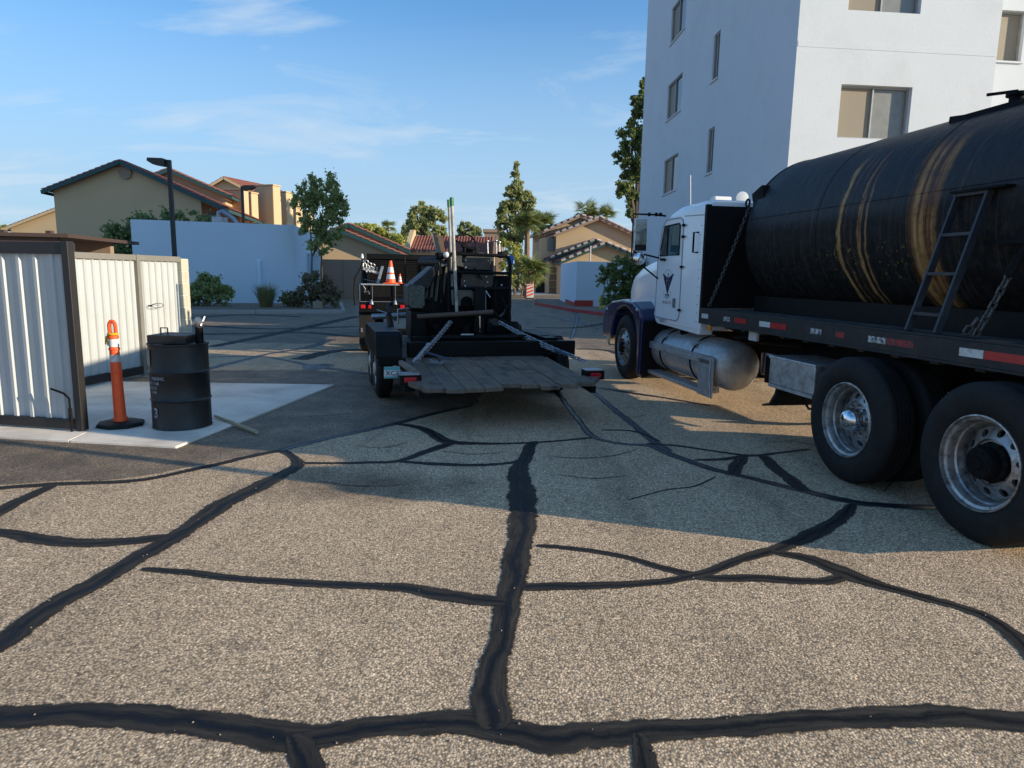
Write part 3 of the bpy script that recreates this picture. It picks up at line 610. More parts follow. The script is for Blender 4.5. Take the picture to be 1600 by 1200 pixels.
# ------------------------------------------------------------------ white apartment block on the right
blk = thing('apartment_building', 'tall white stucco apartment block behind the tank truck, one side sunlit', 'building')
c_ = Vector((6.53, 17.0, 0)); dl = Vector((-0.045, 1, 0)).normalized(); nl = Vector((-dl.y, dl.x, 0))     # shaded side runs away
df = Vector((1, 0.10, 0)).normalized(); nf = Vector((df.y, -df.x, 0))                                     # sunlit side
LL, HT, LF_ = 15.9, 24.0, 5.05
lh = []
for fl in range(3):
    z = 4.98 + 2.86 * fl
    lh.append((9.65, 11.65, z, z + 1.33))
    if fl < 3: lh.append((5.60, 6.22, z + .05, z + 1.45))
fh = []
for fl in range(2):
    z = 5.05 + 2.86 * fl; fh.append((1.18, 2.98, z, z + 1.22))
wm = MB()
wall_faces(wm, c_, dl, nl, LL, 0, HT, lh, 0.09); wall_faces(wm, c_, df, nf, LF_, 0, HT, fh, 0.16)
pe = c_ + df * LF_; pb = pe - nf * 3.0                                    # recessed wing
wh = [(0.9, 3.2, 4.75, 6.15), (0.95, 3.2, 7.95, 9.3)]
wall_faces(wm, pe, -nf, df, 3.0, 0, HT, [], .1); wall_faces(wm, pb, df, nf, 9.0, 0, HT, wh, 0.16)
pr_ = pb + df * 9.0; ql = c_ + dl * LL; qr = pr_ + dl * (LL - 3)
wall_faces(wm, pr_, dl, df, LL - 3, 0, HT, [], .1)
wm.quad(*[Vector((p.x, p.y, z)) for p, z in ((ql, 0), (qr, 0), (qr, HT), (ql, HT))])
wm.add([(p.x, p.y, HT) for p in (c_, pe, pb, pr_, qr, ql)], [(0, 1, 2, 3, 4, 5)])
wm.build('wall', MAT['stucco_white'], blk, recalc=False)
for i, h in enumerate(lh):
    if h[1] - h[0] > 0.6: window(blk, c_, dl, nl, h, 0.09, MAT['glass_dark'], MAT['blind'], split=0.5)
    else: window(blk, c_, dl, nl, h, 0.09, MAT['glass_dark'], None, split=1.0)
for h in fh: window(blk, c_, df, nf, h, 0.16, MAT['blind'], MAT['screen'], split=0.49, sill=False)
for h in wh: window(blk, pb, df, nf, h, 0.16, MAT['blind'], MAT['blind'], split=0.5, sill=True)
for z in (7.12, 7.12 + 2.86):
    bd = MB(); bd.beam(c_ + df * 0.02 + nf * 0.004 + Vector((0, 0, z)), c_ + df * (LF_ - .02) + nf * 0.004 + Vector((0, 0, z)), 0.13, 0.005, nf)
    bd.build('plaster_band', MAT['stucco_white'], blk)

# ------------------------------------------------------------------ pale blue block on the left
bw = thing('utility_building', 'long windowless pale blue stucco utility building behind the shrubs', 'building')
bl_, br_ = at(212, 470, 31.5), at(463, 470, 33.5); bl_.z = br_.z = 0
bb_ = at(500, 430, 42); bb_.z = 0; zt = 3.85
m_ = MB()
back = [bl_ + Vector((1, 9, 0)), bb_]
base = [bl_, br_, bb_, back[0]]
m_.add([(p.x, p.y, z) for z in (-.2, zt) for p in base], [(3,2,1,0),(4,5,6,7),(0,1,5,4),(1,2,6,5),(2,3,7,6),(3,0,4,7)])
m_.build('wall', MAT['stucco_blue'], bw, bevel=0.02)
dwn = MB(); p = at(404, 470, 31.9); t_ = at(404, 409, 31.9); u_ = (br_ - bl_).normalized()
nrm = Vector((u_.y, -u_.x, 0)); pp = bl_ + u_ * ((p - bl_).dot(u_)) + nrm * 0.10
dwn.tube([(pp.x, pp.y, -.1), (pp.x, pp.y, t_.z - .1), tuple(pp + nrm * -.03 + Vector((0, 0, t_.z))), tuple(pp - nrm * .2 + Vector((0, 0, t_.z + .06)))], 0.10, 10)
dwn.build('downpipe', MAT['stucco_blue'], bw, True)
# rooftop duct and small vents seen above the parapet
duct = thing('rooftop_unit', 'grey rooftop cooling unit with a bent duct on the blue building', 'cooling unit', (0, 0, 0))
b0 = at(338, 352, 36); b1 = at(372, 352, 36); zb = zt
mm = MB(); mm.box(b0.x - .1, b0.x + .45, 35.7, 36.4, zb, zb + .5); mm.build('cabinet', MAT['steel'], duct, bevel=.02)
mm = MB(); q0 = at(340, 335, 36); mm.tube([(b0.x + .15, 36, zb + .5), (b0.x + .15, 36, zb + .72), (b0.x + .35, 36, zb + .8), (b1.x - .2, 36, zb + .42), (b1.x, 36, zb + .1)], .12, 8); mm.build('duct', MAT['steel'], duct, True)

# low blue gate wall with a white rail between the blue building and the garage
lw = thing('side_gate', 'low blue side gate with a white rail and white post beyond the tree', 'gate')
g0, g1 = at(474, 480, 37.5), at(502, 480, 37.5); zt2 = at(480, 397, 37.5).z
mm = MB(); mm.box(g0.x, g1.x - .1, 37.4, 37.5, 0.05, zt2 - .05); mm.build('panel', MAT['stucco_blue'], lw)
mm = MB(); mm.box(g0.x, g1.x - .1, 37.36, 37.54, zt2 - .05, zt2 + .05); mm.build('rail', MAT['white_plain'], lw)
mm = MB(); mm.box(g1.x - .1, g1.x + .08, 37.35, 37.55, 0, zt2 + .1); mm.build('post', MAT['white_plain'], lw)

# ------------------------------------------------------------------ gabled houses
def tile_roof(name, p0, p1, q1, q0, parent, mat='tile', cw=0.33, rl=0.42):
    """barrel tiles laid on the slope p0-p1 (eave) to q0-q1 (ridge)"""
    p0, p1, q0, q1 = map(Vector, (p0, p1, q0, q1)); W_ = (p1 - p0).length; S_ = (q0 - p0).length
    nr = (p1 - p0).cross(q0 - p0).normalized()
    if nr.z < 0: nr = -nr
    nc = max(2, int(W_ / cw)); nw = max(1, int(S_ / rl)); mb = MB(); prof = [(0, .0), (.2, .07), (.4, .085), (.6, .07), (.8, 0)]
    cols = [(i + a, h) for i in range(nc) for a, h in prof] + [(nc, 0)]
    for r in range(nw):
        t0, t1 = r / nw, (r + 1.12) / nw
        b = len(mb.v)
        for a, h in cols:
            e = p0.lerp(p1, a / nc); r_ = q0.lerp(q1, a / nc)
            mb.v.append(tuple(e.lerp(r_, t0) + nr * (h + .045))); mb.v.append(tuple(e.lerp(r_, min(1, t1)) + nr * h))
        for k in range(len(cols) - 1): mb.f.append((b + 2*k, b + 2*k + 2, b + 2*k + 3, b + 2*k + 1)); mb.m.append(0)
    mb.quad(p0, p1, q1, q0)
    return mb.build(name, MAT[mat], parent, recalc=False)
def gable_house(name, label, apex, left, right, depth, wall, ddir=(0.15, 1, 0), over=0.5, base=0.0, fascia='teal', rake=None, roofmat='tile', sides=True, wl=None, wr=None):
    """front gable given by three points of the roof edge in the picture plane; runs back by depth along ddir"""
    h = thing(name, label, 'house'); A0, B0, C0 = Vector(apex), Vector(left), Vector(right); dd = Vector(ddir).normalized() * depth
    f = (C0 - B0); f.z = 0; f.normalize(); nb = dd.normalized() * over
    wl = wl if wl is not None else over; wr = wr if wr is not None else over
    slL = (A0 - B0) / max(1e-3, (A0 - B0).dot(f)); slR = (C0 - A0) / max(1e-3, (C0 - A0).dot(f))
    WL = B0 + slL * wl - Vector((0, 0, .12)); WR = C0 - slR * wr - Vector((0, 0, .12)); WA = A0 - Vector((0, 0, .14))
    m = MB(); pts = [Vector((WL.x, WL.y, base)), Vector((WR.x, WR.y, base)), WR, WA, WL]
    fr = [p + nb for p in pts]; bk = [p + dd for p in pts]
    m.add(fr + bk, [(0,1,2,3,4), (9,8,7,6,5), (0,5,6,1), (1,6,7,2), (4,9,5,0)]); m.build('wall', MAT[wall], h)
    bko = dd + nb
    rf = tile_roof('roof', B0, B0 + bko, A0 + bko, A0, h, roofmat); tile_roof('roof', C0, C0 + bko, A0 + bko, A0, h, roofmat)
    fa = MB()
    for a, b in ((B0, A0), (A0, C0)): fa.beam(a - Vector((0, 0, .13)), b - Vector((0, 0, .13)), 0.08, 0.24, (0, 0, 1))
    fa.beam(B0 - Vector((0, 0, .12)), B0 + bko - Vector((0, 0, .12)), .06, .2); fa.beam(C0 - Vector((0, 0, .12)), C0 + bko - Vector((0, 0, .12)), .06, .2)
    fa.build('fascia', MAT[fascia], h)
    if rake:
        cap = MB(); cap.lathe([(.10, -.2), (.13, .2), (.0, .2)], (0,0,0), (1,0,0), 8); cm = cap.mesh('rake_tile', MAT[rake])
        for a, b in ((B0, A0), (A0, C0)):
            n = max(3, int((b - a).length / 0.62)); ang = math.atan2((b - a).z, (b - a).dot(f))
            for k in range(n):
                p_ = a.lerp(b, (k + .5) / n); inst('rake_tile', cm, h, p_ + Vector((0, 0, .06)) - nb * .1, (0, -ang, math.atan2(f.y, f.x)))
    return h
def wbox(mb, P, f, n, a0, a1, z0, z1, k0, k1, m=0):
    """box on a vertical plane: along f, outwards n"""
    P = Vector(P); f = Vector(f); n = Vector(n); pt = lambda a, z, k: P + f * a + n * k + Vector((0, 0, z))
    mb.add([pt(a0,z0,k0), pt(a1,z0,k0), pt(a1,z0,k1), pt(a0,z0,k1), pt(a0,z1,k0), pt(a1,z1,k0), pt(a1,z1,k1), pt(a0,z1,k1)], [(0,3,2,1),(4,5,6,7),(0,1,5,4),(1,2,6,5),(2,3,7,6),(3,0,4,7)], m)

# big tan house on the left
h1 = gable_house('tan_house', 'large tan stucco house with a wide shaded gable and red tile roof', at(186, 250, 45), at(64, 297, 45.0), at(350, 324, 45.0), 13, 'stucco_tan', (-0.17, 1, 0), wl=.55, wr=1.6)
v_ = at(189, 268, 44.9); vm = MB(); vm.lathe([(0, 0), (.38, 0), (.42, .05), (.42, .1), (0, .1)], (v_.x, 45.42, v_.z), (0, -1, 0), 8); vm.build('gable_vent', MAT['stucco_brown'], h1)
dm = MB(); p0 = at(318, 340, 45); p1 = at(333, 340, 45); dm.box(p0.x, p1.x, 45.35, 45.55, 3, p0.z + .4); dm.build('door', MAT['brown_metal'], h1)
h2 = gable_house('tan_house', 'second tan gable with red tiles rising behind the big tan house', at(262, 263, 52), at(238, 272, 52), at(362, 306, 52), 9, 'stucco_tan', (-0.17, 1, 0), wl=.3, wr=.6)
# sunlit apex and stepped towers
h3 = gable_house('tan_house', 'sunlit tan gable peak showing above the stepped chimneys', at(349, 276, 74), at(318, 294, 74), at(395, 300, 74), 8, 'stucco_tan2', (0.3, 1, 0), fascia='stucco_tan2')
def tower(label, x0, x1, yt, Y, dep, mat='stucco_tan', yaw=0.0):
    a, b = at(x0, yt, Y), at(x1, yt, Y); t = thing('stucco_tower', label, 'tower', (a.x, Y, 0), yaw); m = MB()
    m.box(0, b.x - a.x, 0, dep, 0, a.z); m.build('wall', MAT[mat], t, bevel=.06)
    m = MB(); m.box(-.05, b.x - a.x + .05, -.05, dep + .05, a.z + .003, a.z + .12); m.build('coping', MAT[mat], t, bevel=.03); return t
tower('wide square tan stucco tower left of the brown lamp post top', 349, 384, 298, 55, .8, yaw=-20)
tower('narrow tan stucco tower just right of the brown lamp post', 386, 394, 302, 56.5, .8, yaw=-20)
tower('tallest tan stucco tower with a bright sunlit right side', 397, 433, 291, 58, .9, yaw=-20)
tower('second tan tower stepping down behind the tallest one', 438, 449, 301, 61, .9, yaw=-20)
tower('tan tower stepping down beside the tree crown', 454, 464, 312, 63, .9, yaw=-20)
tower('lowest tan tower half hidden by the tree', 468, 484, 330, 65, .9, yaw=-20)
# small porch roof and window strip between the towers
pr2 = thing('porch', 'small porch with green fascia, red tiles and white framed windows between towers', 'porch')
a, b = at(391, 326, 60), at(417, 334, 60); m_ = MB(); m_.box(a.x, b.x, 59.6, 61, b.z - .1, b.z + .35); m_.build('fascia', MAT['teal'], pr2)
m_ = MB(); m_.box(a.x, b.x - .2, 60.2, 62, 2, b.z - .15); m_.build('wall', MAT['stucco_tan'], pr2)
for k in range(3):
    m_ = MB(); x0_ = a.x + .25 + k * .45; m_.box(x0_, x0_ + .3, 60.1, 60.2, b.z - 1.3, b.z - .3); m_.build('window', MAT['glass_dark'], pr2)
e0, e1 = at(391, 352, 59), at(425, 356, 59); tile_roof('roof', e0, e1, e1 + Vector((-.6, 1.6, .9)), e0 + Vector((0, 1.6, .9)), pr2)
# far left sunlit house
gable_house('tan_house', 'low sunlit tan house at the far left beyond the carport', at(110, 316, 66), at(2, 357, 66), at(200, 350, 66), 10, 'stucco_tan2', (0.1, 1, 0), fascia='stucco_tan2', roofmat='tile')
# house with the brown garage wall behind the shrubs
h4 = gable_house('garage_house', 'shaded tan house with a low brown wall and red tiles left of the flatbed', at(528, 356, 44), at(430, 392, 44), at(636, 400, 44), 10, 'stucco_tan', (-0.26, 1, 0), wl=.5, wr=.9)
gable_house('garage_house', 'second red tiled roof slope stepping back behind the shaded tan garage', at(545, 349, 48), at(470, 380, 48), at(641, 391, 48), 9, 'stucco_tan', (-0.26, 1, 0), wl=.5, wr=.9)
bwl = thing('boundary_wall', 'low brown stucco wall in front of the shaded garage', 'wall'); a, b = at(503, 405, 43), at(600, 405, 43)
for k in range(3):
    x0_ = a.x + (b.x - a.x) * k / 3; m_ = MB(); m_.box(x0_ + .01, a.x + (b.x - a.x) * (k + 1) / 3 - .01, 43, 43.2, 0, a.z); m_.build('panel', MAT['stucco_brown'], bwl)
# red roofed building in the middle distance
h5 = thing('tiled_building', 'low building with a long red tile roof behind the machine', 'building')
a, b = at(640, 393, 78), at(770, 393, 78); t0 = at(640, 371, 82)
m_ = MB(); m_.box(a.x, b.x, 78.4, 86, 0, a.z); m_.build('wall', MAT['stucco_tan2'], h5)
tile_roof('roof', (a.x, 78, a.z), (b.x, 78, a.z), (b.x, 83, t0.z + .25), (a.x, 83, t0.z + .25), h5)
m_ = MB(); m_.prism([(77.8, 0), (83.4, 0), (83.4, t0.z + .9), (82.2, t0.z + .9), (77.8, a.z + .3)], lambda p, q, t: Vector((a.x - .55 + .5 * t, p, q))); m_.build('gable_wall', MAT['stucco_tan2'], h5)
bk = thing('brown_building', 'brown stucco block rising behind the red tile roof', 'building'); a, b = at(757, 363, 88), at(785, 363, 88)
m_ = MB(); m_.box(a.x, b.x, 88, 94, 0, a.z); m_.build('wall', MAT['stucco_brown'], bk); m_ = MB(); m_.box(a.x - .2, b.x + .2, 87.8, 94.2, a.z + .003, a.z + .4); m_.build('parapet', MAT['stucco_brown'], bk)
# right hand houses
YR = 66
h6 = gable_house('gabled_house', 'two storey sunlit tan house with pale rake tiles on the right', at(937, 339, YR), at(866, 366, YR), at(1015, 376, YR), 12, 'stucco_tan2', (-0.12, 1, 0), rake='tile_pale', fascia='stucco_brown', wl=.3, wr=.5)
h7 = gable_house('gabled_house', 'taller shaded gable with pale rake tiles behind the two storey house', at(907, 336, YR + 5), at(848, 362, YR + 5), at(960, 352, YR + 5), 9, 'stucco_tan2', (-0.12, 1, 0), rake='tile_pale', fascia='stucco_brown', wl=.3)
sd = thing('house_wing', 'shaded side wing with a dark upper window beside the palms', 'house'); a, b = at(845, 372, YR + 1), at(869, 372, YR + 1)
m_ = MB(); m_.box(a.x, b.x, YR + 1, YR + 9, 0, a.z); m_.build('wall', MAT['stucco_tan'], sd)
p0, p1 = at(856, 373, YR + .9), at(868, 392, YR + .9); m_ = MB(); m_.box(p0.x, p1.x, YR + .88, YR + .99, p1.z, p0.z); m_.build('window', MAT['glass_dark'], sd)
p0, p1 = at(838, 408, YR + .9), at(858, 452, YR + .9); m_ = MB(); m_.box(p0.x, p1.x, YR + .6, YR + .99, 0, p0.z); m_.build('door', MAT['dark_void'], sd)
h8 = gable_house('garage', 'low sunlit tan garage with pale rake tiles and teal fascia', at(947, 379, YR - 6), at(874, 409, YR - 6), at(1012, 406, YR - 6), 8, 'stucco_tan2', (-0.1, 1, 0), rake='tile_pale', fascia='teal', wl=.25)
gable_house('garage', 'garage roof stepping back with pale rake tiles over the brown garage door', at(930, 374, YR - 2.5), at(858, 404, YR - 2.5), at(985, 398, YR - 2.5), 6, 'stucco_tan', (-0.1, 1, 0), rake='tile_pale', fascia='teal', wl=.1)
gd = thing('garage_door', 'brown panelled garage door beside the pale blue wall', 'garage door'); a, b = at(859, 417, YR - 3), at(880, 417, YR - 3)
for k in range(4):
    m_ = MB(); m_.box(a.x, b.x, YR - 3.1 + .02 * (k % 2), YR - 2.95, .05 + k * a.z / 4, (k + 1) * a.z / 4); m_.build('panel', MAT['door_brown'], gd)

# pale blue enclosure on the right with a red plinth
en = thing('bin_enclosure', 'pale blue stucco enclosure with a red painted plinth and kerb', 'enclosure')
e0 = Vector((3.22, 35.6, 0)); e1 = Vector((3.02, 44.5, 0)); e2 = Vector((6.6, 36.9, 0)); zt3 = 2.42
m_ = MB(); q = [e0, e2, e2 + (e1 - e0), e1]; m_.add([(p.x, p.y, z) for z in (0, zt3) for p in q], [(3,2,1,0),(4,5,6,7),(0,1,5,4),(1,2,6,5),(2,3,7,6),(3,0,4,7)]); m_.build('wall', MAT['stucco_blue'], en, bevel=.02)
m_ = MB(); d1 = (e2 - e0).normalized(); n1 = Vector((d1.y, -d1.x, 0)); wbox(m_, e0, d1, n1, -.04, 1.0, 0, .42, -.05, .05); d2 = (e1 - e0).normalized(); wbox(m_, e0, d2, Vector((-d2.y, d2.x, 0)), -.04, 5, 0, .3, -.05, .05); m_.build('plinth', MAT['red_curb'], en)
m_ = MB(); s0 = e0 + d1 * 2.05; wbox(m_, e0, d1, n1, 2.0, 2.04, 0, zt3, -.03, .012); m_.build('joint_strip', MAT['stucco_brown'], en)
sgn = thing('sign_post', 'thin grey post standing behind the pale blue enclosure', 'post'); p = at(922, 411, 46); q = at(922, 384, 46); m_ = MB(); m_.cyl((p.x, 46, 0), (p.x, 46, q.z), .05, 8); m_.build('post', MAT['steel'], sgn)
# ------------------------------------------------------------------ helpers for vehicles
def tyre_mesh(R, w, r_in, n=40, grooves=3, lugs=True):
    """axis along +X, outer face at x=0, tread from x=.03 to x=w-.03"""
    hw = w
    p = [(r_in, .035), (r_in + .012, .018), (r_in + (R - r_in) * .3, .004), (r_in + (R - r_in) * .55, 0.0), (R - .06, .012), (R - .035, .022), (R - .03, .026), (R - .012, .036), (R, .055)]
    tr = []
    for g_ in range(grooves):
        x = .055 + (hw - .11) * (g_ + 1) / (grooves + 1)
        tr += [(R, x - .007), (R - .013, x - .005), (R - .013, x + .005), (R, x + .007)]
    q = [(r, hw - x) for r, x in reversed(p)]
    m = MB(); m.lathe(p + tr + q, (0,0,0), (1,0,0), n)
    k = 2 * n if lugs else 0                                               # shoulder lugs
    for i in range(k):
        a = 2*PI*i/k
        for x0, x1 in ((.026, .052), (hw - .052, hw - .026)):
            c, s_ = math.cos(a), math.sin(a); c2, s2 = math.cos(a + PI/k), math.sin(a + PI/k)
            q_ = [(x0, c*(R-.012), s_*(R-.012)), (x0, c2*(R-.012), s2*(R-.012)), (x1, c2*(R+.003), s2*(R+.003)), (x1, c*(R+.003), s_*(R+.003))]
            m.add(q_, [(0,1,2,3)])
    return m
def holed_disc(m, x, r1, r2, nh, rc, hr, mi=0, th=0.02, x2=None):
    """ring plate at axial x (r1) to x2 (r2) with nh round hand holes"""
    x2 = x if x2 is None else x2; N_ = 16
    fx = lambda r: x + (x2 - x) * (r - r1) / (r2 - r1)
    for k in range(nh):
        a0 = 2*PI*k/nh; ha = PI/nh
        inner, outer, back = [], [], []
        for j in range(N_):
            t = 2*PI*j/N_ ; ct, st = math.cos(t), math.sin(t)
            rr, aa = rc + hr*ct, a0 + hr*st/rc
            dr = (r2 - rc) if ct > 0 else (rc - r1)
            sc = min(dr/abs(ct) if abs(ct) > 1e-6 else 1e9, ha*rc/abs(st) if abs(st) > 1e-6 else 1e9)
            ro, ao = rc + sc*ct, a0 + sc*st/rc
            inner.append((fx(rr), rr*math.cos(aa), rr*math.sin(aa))); outer.append((fx(ro), ro*math.cos(ao), ro*math.sin(ao))); back.append((fx(rr)+th, rr*math.cos(aa), rr*math.sin(aa)))
        # add the four sector corners so that neighbours close
        fs = [(j, (j+1)%N_, N_+(j+1)%N_, N_+j) for j in range(N_)] + [(j, 2*N_+j, 2*N_+(j+1)%N_, (j+1)%N_) for j in range(N_)]
        b = len(m.v); m.add(inner + outer + back, fs, mi)
        for sr in (r1, r2):
            for sgn_ in (-1, 1):
                aa = a0 + sgn_*ha; m.v.append((fx(sr), sr*math.cos(aa), sr*math.sin(aa)))
        base = b + 3*N_
        for j in range(N_):
            t0, t1 = 2*PI*j/N_, 2*PI*((j+1)%N_)/N_
            for ci, (sr, sgn_) in enumerate(((r1,-1),(r1,1),(r2,-1),(r2,1))):
                dr = sr - rc; ta = math.atan2(sgn_*ha*rc, dr) % (2*PI)
                lo, hi = 2*PI*j/N_, 2*PI*(j+1)/N_
                if lo + 1e-6 < ta < hi - 1e-6: m.f.append((b+N_+j, base+ci, b+N_+(j+1)%N_)); m.m.append(mi)
    return m
def big_wheel(parent, x, y, side, kind):
    """side -1: outer face towards -X. kind: dish_chrome, dish_black, front, inner"""
    R = .52; wl_ = bpy.data.objects.new('wheel', None); COL.objects.link(wl_); wl_.parent = parent; wl_.location = (x, y, R)
    wl_.rotation_euler = (random.uniform(0, 1), 0, 0) if side < 0 else (random.uniform(0, 1), 0, PI)
    inst('tyre', TYRE, wl_)
    m = MB()
    if kind in ('dish_chrome', 'dish_black'):
        m.lathe([(.292, .036), (.300, .028), (.297, .010), (.288, .008), (.282, .028), (.266, .034), (.258, .05), (.256, .075), (.246, .082), (.243, .12), (.238, .145), (.23, .15), (.222, .128)], (0,0,0), (1,0,0), 48)
        holed_disc(m, .092, .145, .222, 10, .187, .0245, x2=.128)
        m.lathe([(.145, .092), (.138, .108), (.10, .108), (.0, .108)], (0,0,0), (1,0,0), 40)
        inst('rim', m.mesh('rim', MAT['rim_alu'], True), wl_, sc=(1.22, 1.045, 1.045))
        d = MB(); d.lathe([(.25, .24), (0, .24)], (0,0,0), (1,0,0), 24); inst('drum', d.mesh('drum', MAT['black_flat']), wl_)
        h = MB()
        if kind == 'dish_chrome':
            h.lathe([(.100, .108), (.100, .07), (.096, .035), (.082, .002), (.058, -.018), (.03, -.027), (0, -.03)], (0,0,0), (1,0,0), 32); inst('hub_cap', h.mesh('hub_cap', MAT['chrome'], True), wl_, (.022, 0, 0))
        else:
            h.lathe([(.128, .108), (.128, .085), (.105, .07), (.105, .01), (.095, -.005), (.045, -.012), (.04, -.025), (.0, -.025)], (0,0,0), (1,0,0), 32)
            for k in range(8): a = 2*PI*k/8; h.tube([(-.012, .075*math.cos(a), .075*math.sin(a)), (.005, .075*math.cos(a), .075*math.sin(a))], .011, 6)
            inst('hub', h.mesh('hub', MAT['black_flat'], True), wl_, (.022, 0, 0))
        nm = MB()
        for k in range(10):
            a = 2*PI*(k+.5)/10; nm.tube([(.075, .122*math.cos(a), .122*math.sin(a)), (.11, .122*math.cos(a), .122*math.sin(a))], .013, 6)
        inst('lug_nuts', nm.mesh('lug_nuts', MAT['black_flat' if kind == 'dish_black' else 'steel']), wl_, (.022, 0, 0))
    elif kind == 'front':
        m.lathe([(.292, .036), (.300, .026), (.297, .010), (.286, .010), (.278, .04), (.27, .06), (.255, .062), (.245, .05)], (0,0,0), (1,0,0), 48)
        holed_disc(m, .004, .155, .245, 10, .205, .022, x2=.05); m.lathe([(.155, .004), (.145, -.004), (.09, -.004), (.088, -.01)], (0,0,0), (1,0,0), 40)
        inst('rim', m.mesh('rim', MAT['rim_alu'], True), wl_, sc=(1, 1.045, 1.045))
        h = MB(); h.lathe([(.25, .1), (.0, .1)], (0,0,0), (1,0,0), 20); h.lathe([(.088, 0), (.085, -.035), (.07, -.045), (0, -.045)], (0,0,0), (1,0,0), 24)
        for k in range(10): a = 2*PI*(k+.5)/10; h.tube([(-.002, .12*math.cos(a), .12*math.sin(a)), (-.03, .12*math.cos(a), .12*math.sin(a))], .014, 6)
        inst('hub', h.mesh('hub', MAT['black_flat'], True), wl_)
    else:
        m.lathe([(.306, .03), (.25, .06), (.25, .15), (0, .15)], (0,0,0), (1,0,0), 24); inst('rim', m.mesh('rim', MAT['alu_dull'], True), wl_)
    return wl_
TYRE = tyre_mesh(.52, .275, .3045, 64, 4, False).mesh('tyre', MAT['rubber'], True, ang=50)
MAT['seal'] = M('pale_grey_seal', (0.30, 0.31, 0.32), 0.6)
def chain_mb(p0, p1, sag, link=.07, wire=.009, mb=None):
    mb = mb or MB(); p0 = Vector(p0); p1 = Vector(p1); n = max(2, int((p1 - p0).length / (link * .70)))
    for k in range(n):
        t = (k + .5) / n; c = p0.lerp(p1, t) - Vector((0, 0, sag * 4 * t * (1 - t))); d = ((p1 - p0) - Vector((0, 0, sag * 4 * (1 - 2*t)))).normalized()
        sd_ = d.cross(Vector((0, 0, 1))).normalized(); up = sd_.cross(d)
        b = (sd_ if k % 2 else up); b = (b * math.cos(.35) + d.cross(b) * math.sin(.35)); hw = link * .30; hl = link / 2 - hw
        ring = []
        for a in range(8):
            t_ = 2*PI*a/8 + PI/8; x, y = math.cos(t_) * hw, math.sin(t_) * hw
            ring.append(c + b * x + d * (y + (hl if y > 0 else -hl)))
        mb.tube(ring, wire, 5, True)
    return mb

# ------------------------------------------------------------------ the tank truck
TRK = thing('tank_truck', 'white cab truck with navy fenders carrying a rust streaked black tank', 'tank truck', (2.89, 5.53, 0), 9.61)
for y, k in ((0, 'dish_chrome'), (-1.315, 'dish_black')):
    big_wheel(TRK, -.155, y, -1, k); big_wheel(TRK, .17, y, -1, 'inner'); big_wheel(TRK, 2.595, y, 1, 'dish_chrome'); big_wheel(TRK, 2.27, y, 1, 'inner')
big_wheel(TRK, -.13, 5.72, -1, 'front'); big_wheel(TRK, 2.57, 5.72, 1, 'front')
m = MB()
for x in (.80, 1.56): m.box(x, x + .08, -1.93, 6.75, .74, 1.02)
for y in (-1.8, -.7, .7, 2.0, 3.4, 5.0): m.box(.88, 1.56, y, y + .1, .78, 1.0)
for y in (0, -1.36): m.cyl((.3, y, .52), (2.14, y, .52), .09, 12); m.sphere((1.22, y, .52), .2, 12, 8)
m.cyl((.25, 5.64, .48), (2.2, 5.64, .48), .06, 10); m.tube([(1.22, 0, .55), (1.22, 3.2, .72), (1.22, 4.8, .8)], .05, 10)
for x in (.78, 1.6):
    m.box(x, x + .08, -1.75, .45, .50, .62); m.box(x - .05, x + .13, -.85, -.5, .6, .95)
    for y in (-1.36, 0): m.box(x - .04, x + .12, y - .12, y + .12, .36, .68)
m.box(.62, .85, 1.55, 2.6, .42, .74)                                        # battery / air tank mass
m.cyl((1.75, 1.6, .55), (1.75, 2.6, .55), .14, 12); m.cyl((.55, 1.75, .95), (.55, 2.9, .90), .03, 8)
m.build('chassis', MAT['black_flat'], TRK)
for pts, r_ in (([(.30, 2.2, .98), (.30, 2.95, 1.06)], .03), ([(.18, 1.9, 1.02), (.2, 2.4, .98), (.35, 2.9, .93), (.6, 3.2, .8)], .02), ([(.75, 1.5, .36), (.45, 1.9, .33), (.8, 2.3, .40)], .02), ([(.1, 1.0, .52), (.12, .9, .43), (.16, .7, .46), (.2, .6, .52)], .012)):
    m = MB(); m.tube(pts, r_, 6); m.build('air_hose', MAT['black_flat'], TRK, True)
m = MB(); m.box(.9, 1.54, 4.9, 6.3, .6, 1.5); m.build('engine', MAT['black_flat'], TRK)
# flat deck and its side rails
m = MB(); m.box(.09, 2.35, -1.93, 3.2, 1.20, 1.27); 
for k in range(13): y = -1.85 + k * .405; m.box(.1, 2.34, y, y + .08, 1.06, 1.20)
m.build('deck', MAT['deck_dust'], TRK)
for s_, x in ((-1, 0.0), (1, 2.44)):
    m = MB(); xo = x; xi = x + (.085 if s_ < 0 else -.085); a, b = min(xo, xi), max(xo, xi)
    xw = x + (.012 if s_ < 0 else -.012)
    m.box(min(x, xw), max(x, xw), -1.94, 3.2, 1.11, 1.265); m.box(a, b, -1.94, 3.2, 1.265, 1.285); m.box(a, b, -1.94, 3.2, 1.09, 1.11)
    m.build('side_rail', MAT['dusty_black'], TRK, bevel=.004)
m = MB(); m.box(0.002, 2.438, -1.96, -1.942, 1.09, 1.28); m.build('end_rail', MAT['dusty_black'], TRK)
def tape(u0, u1, mat, h=.052, z=1.19):
    m = MB(); m.box(-.0035, -.0005, u1, u0, z - h/2, z + h/2); m.build('reflector_strip', MAT[mat], TRK)
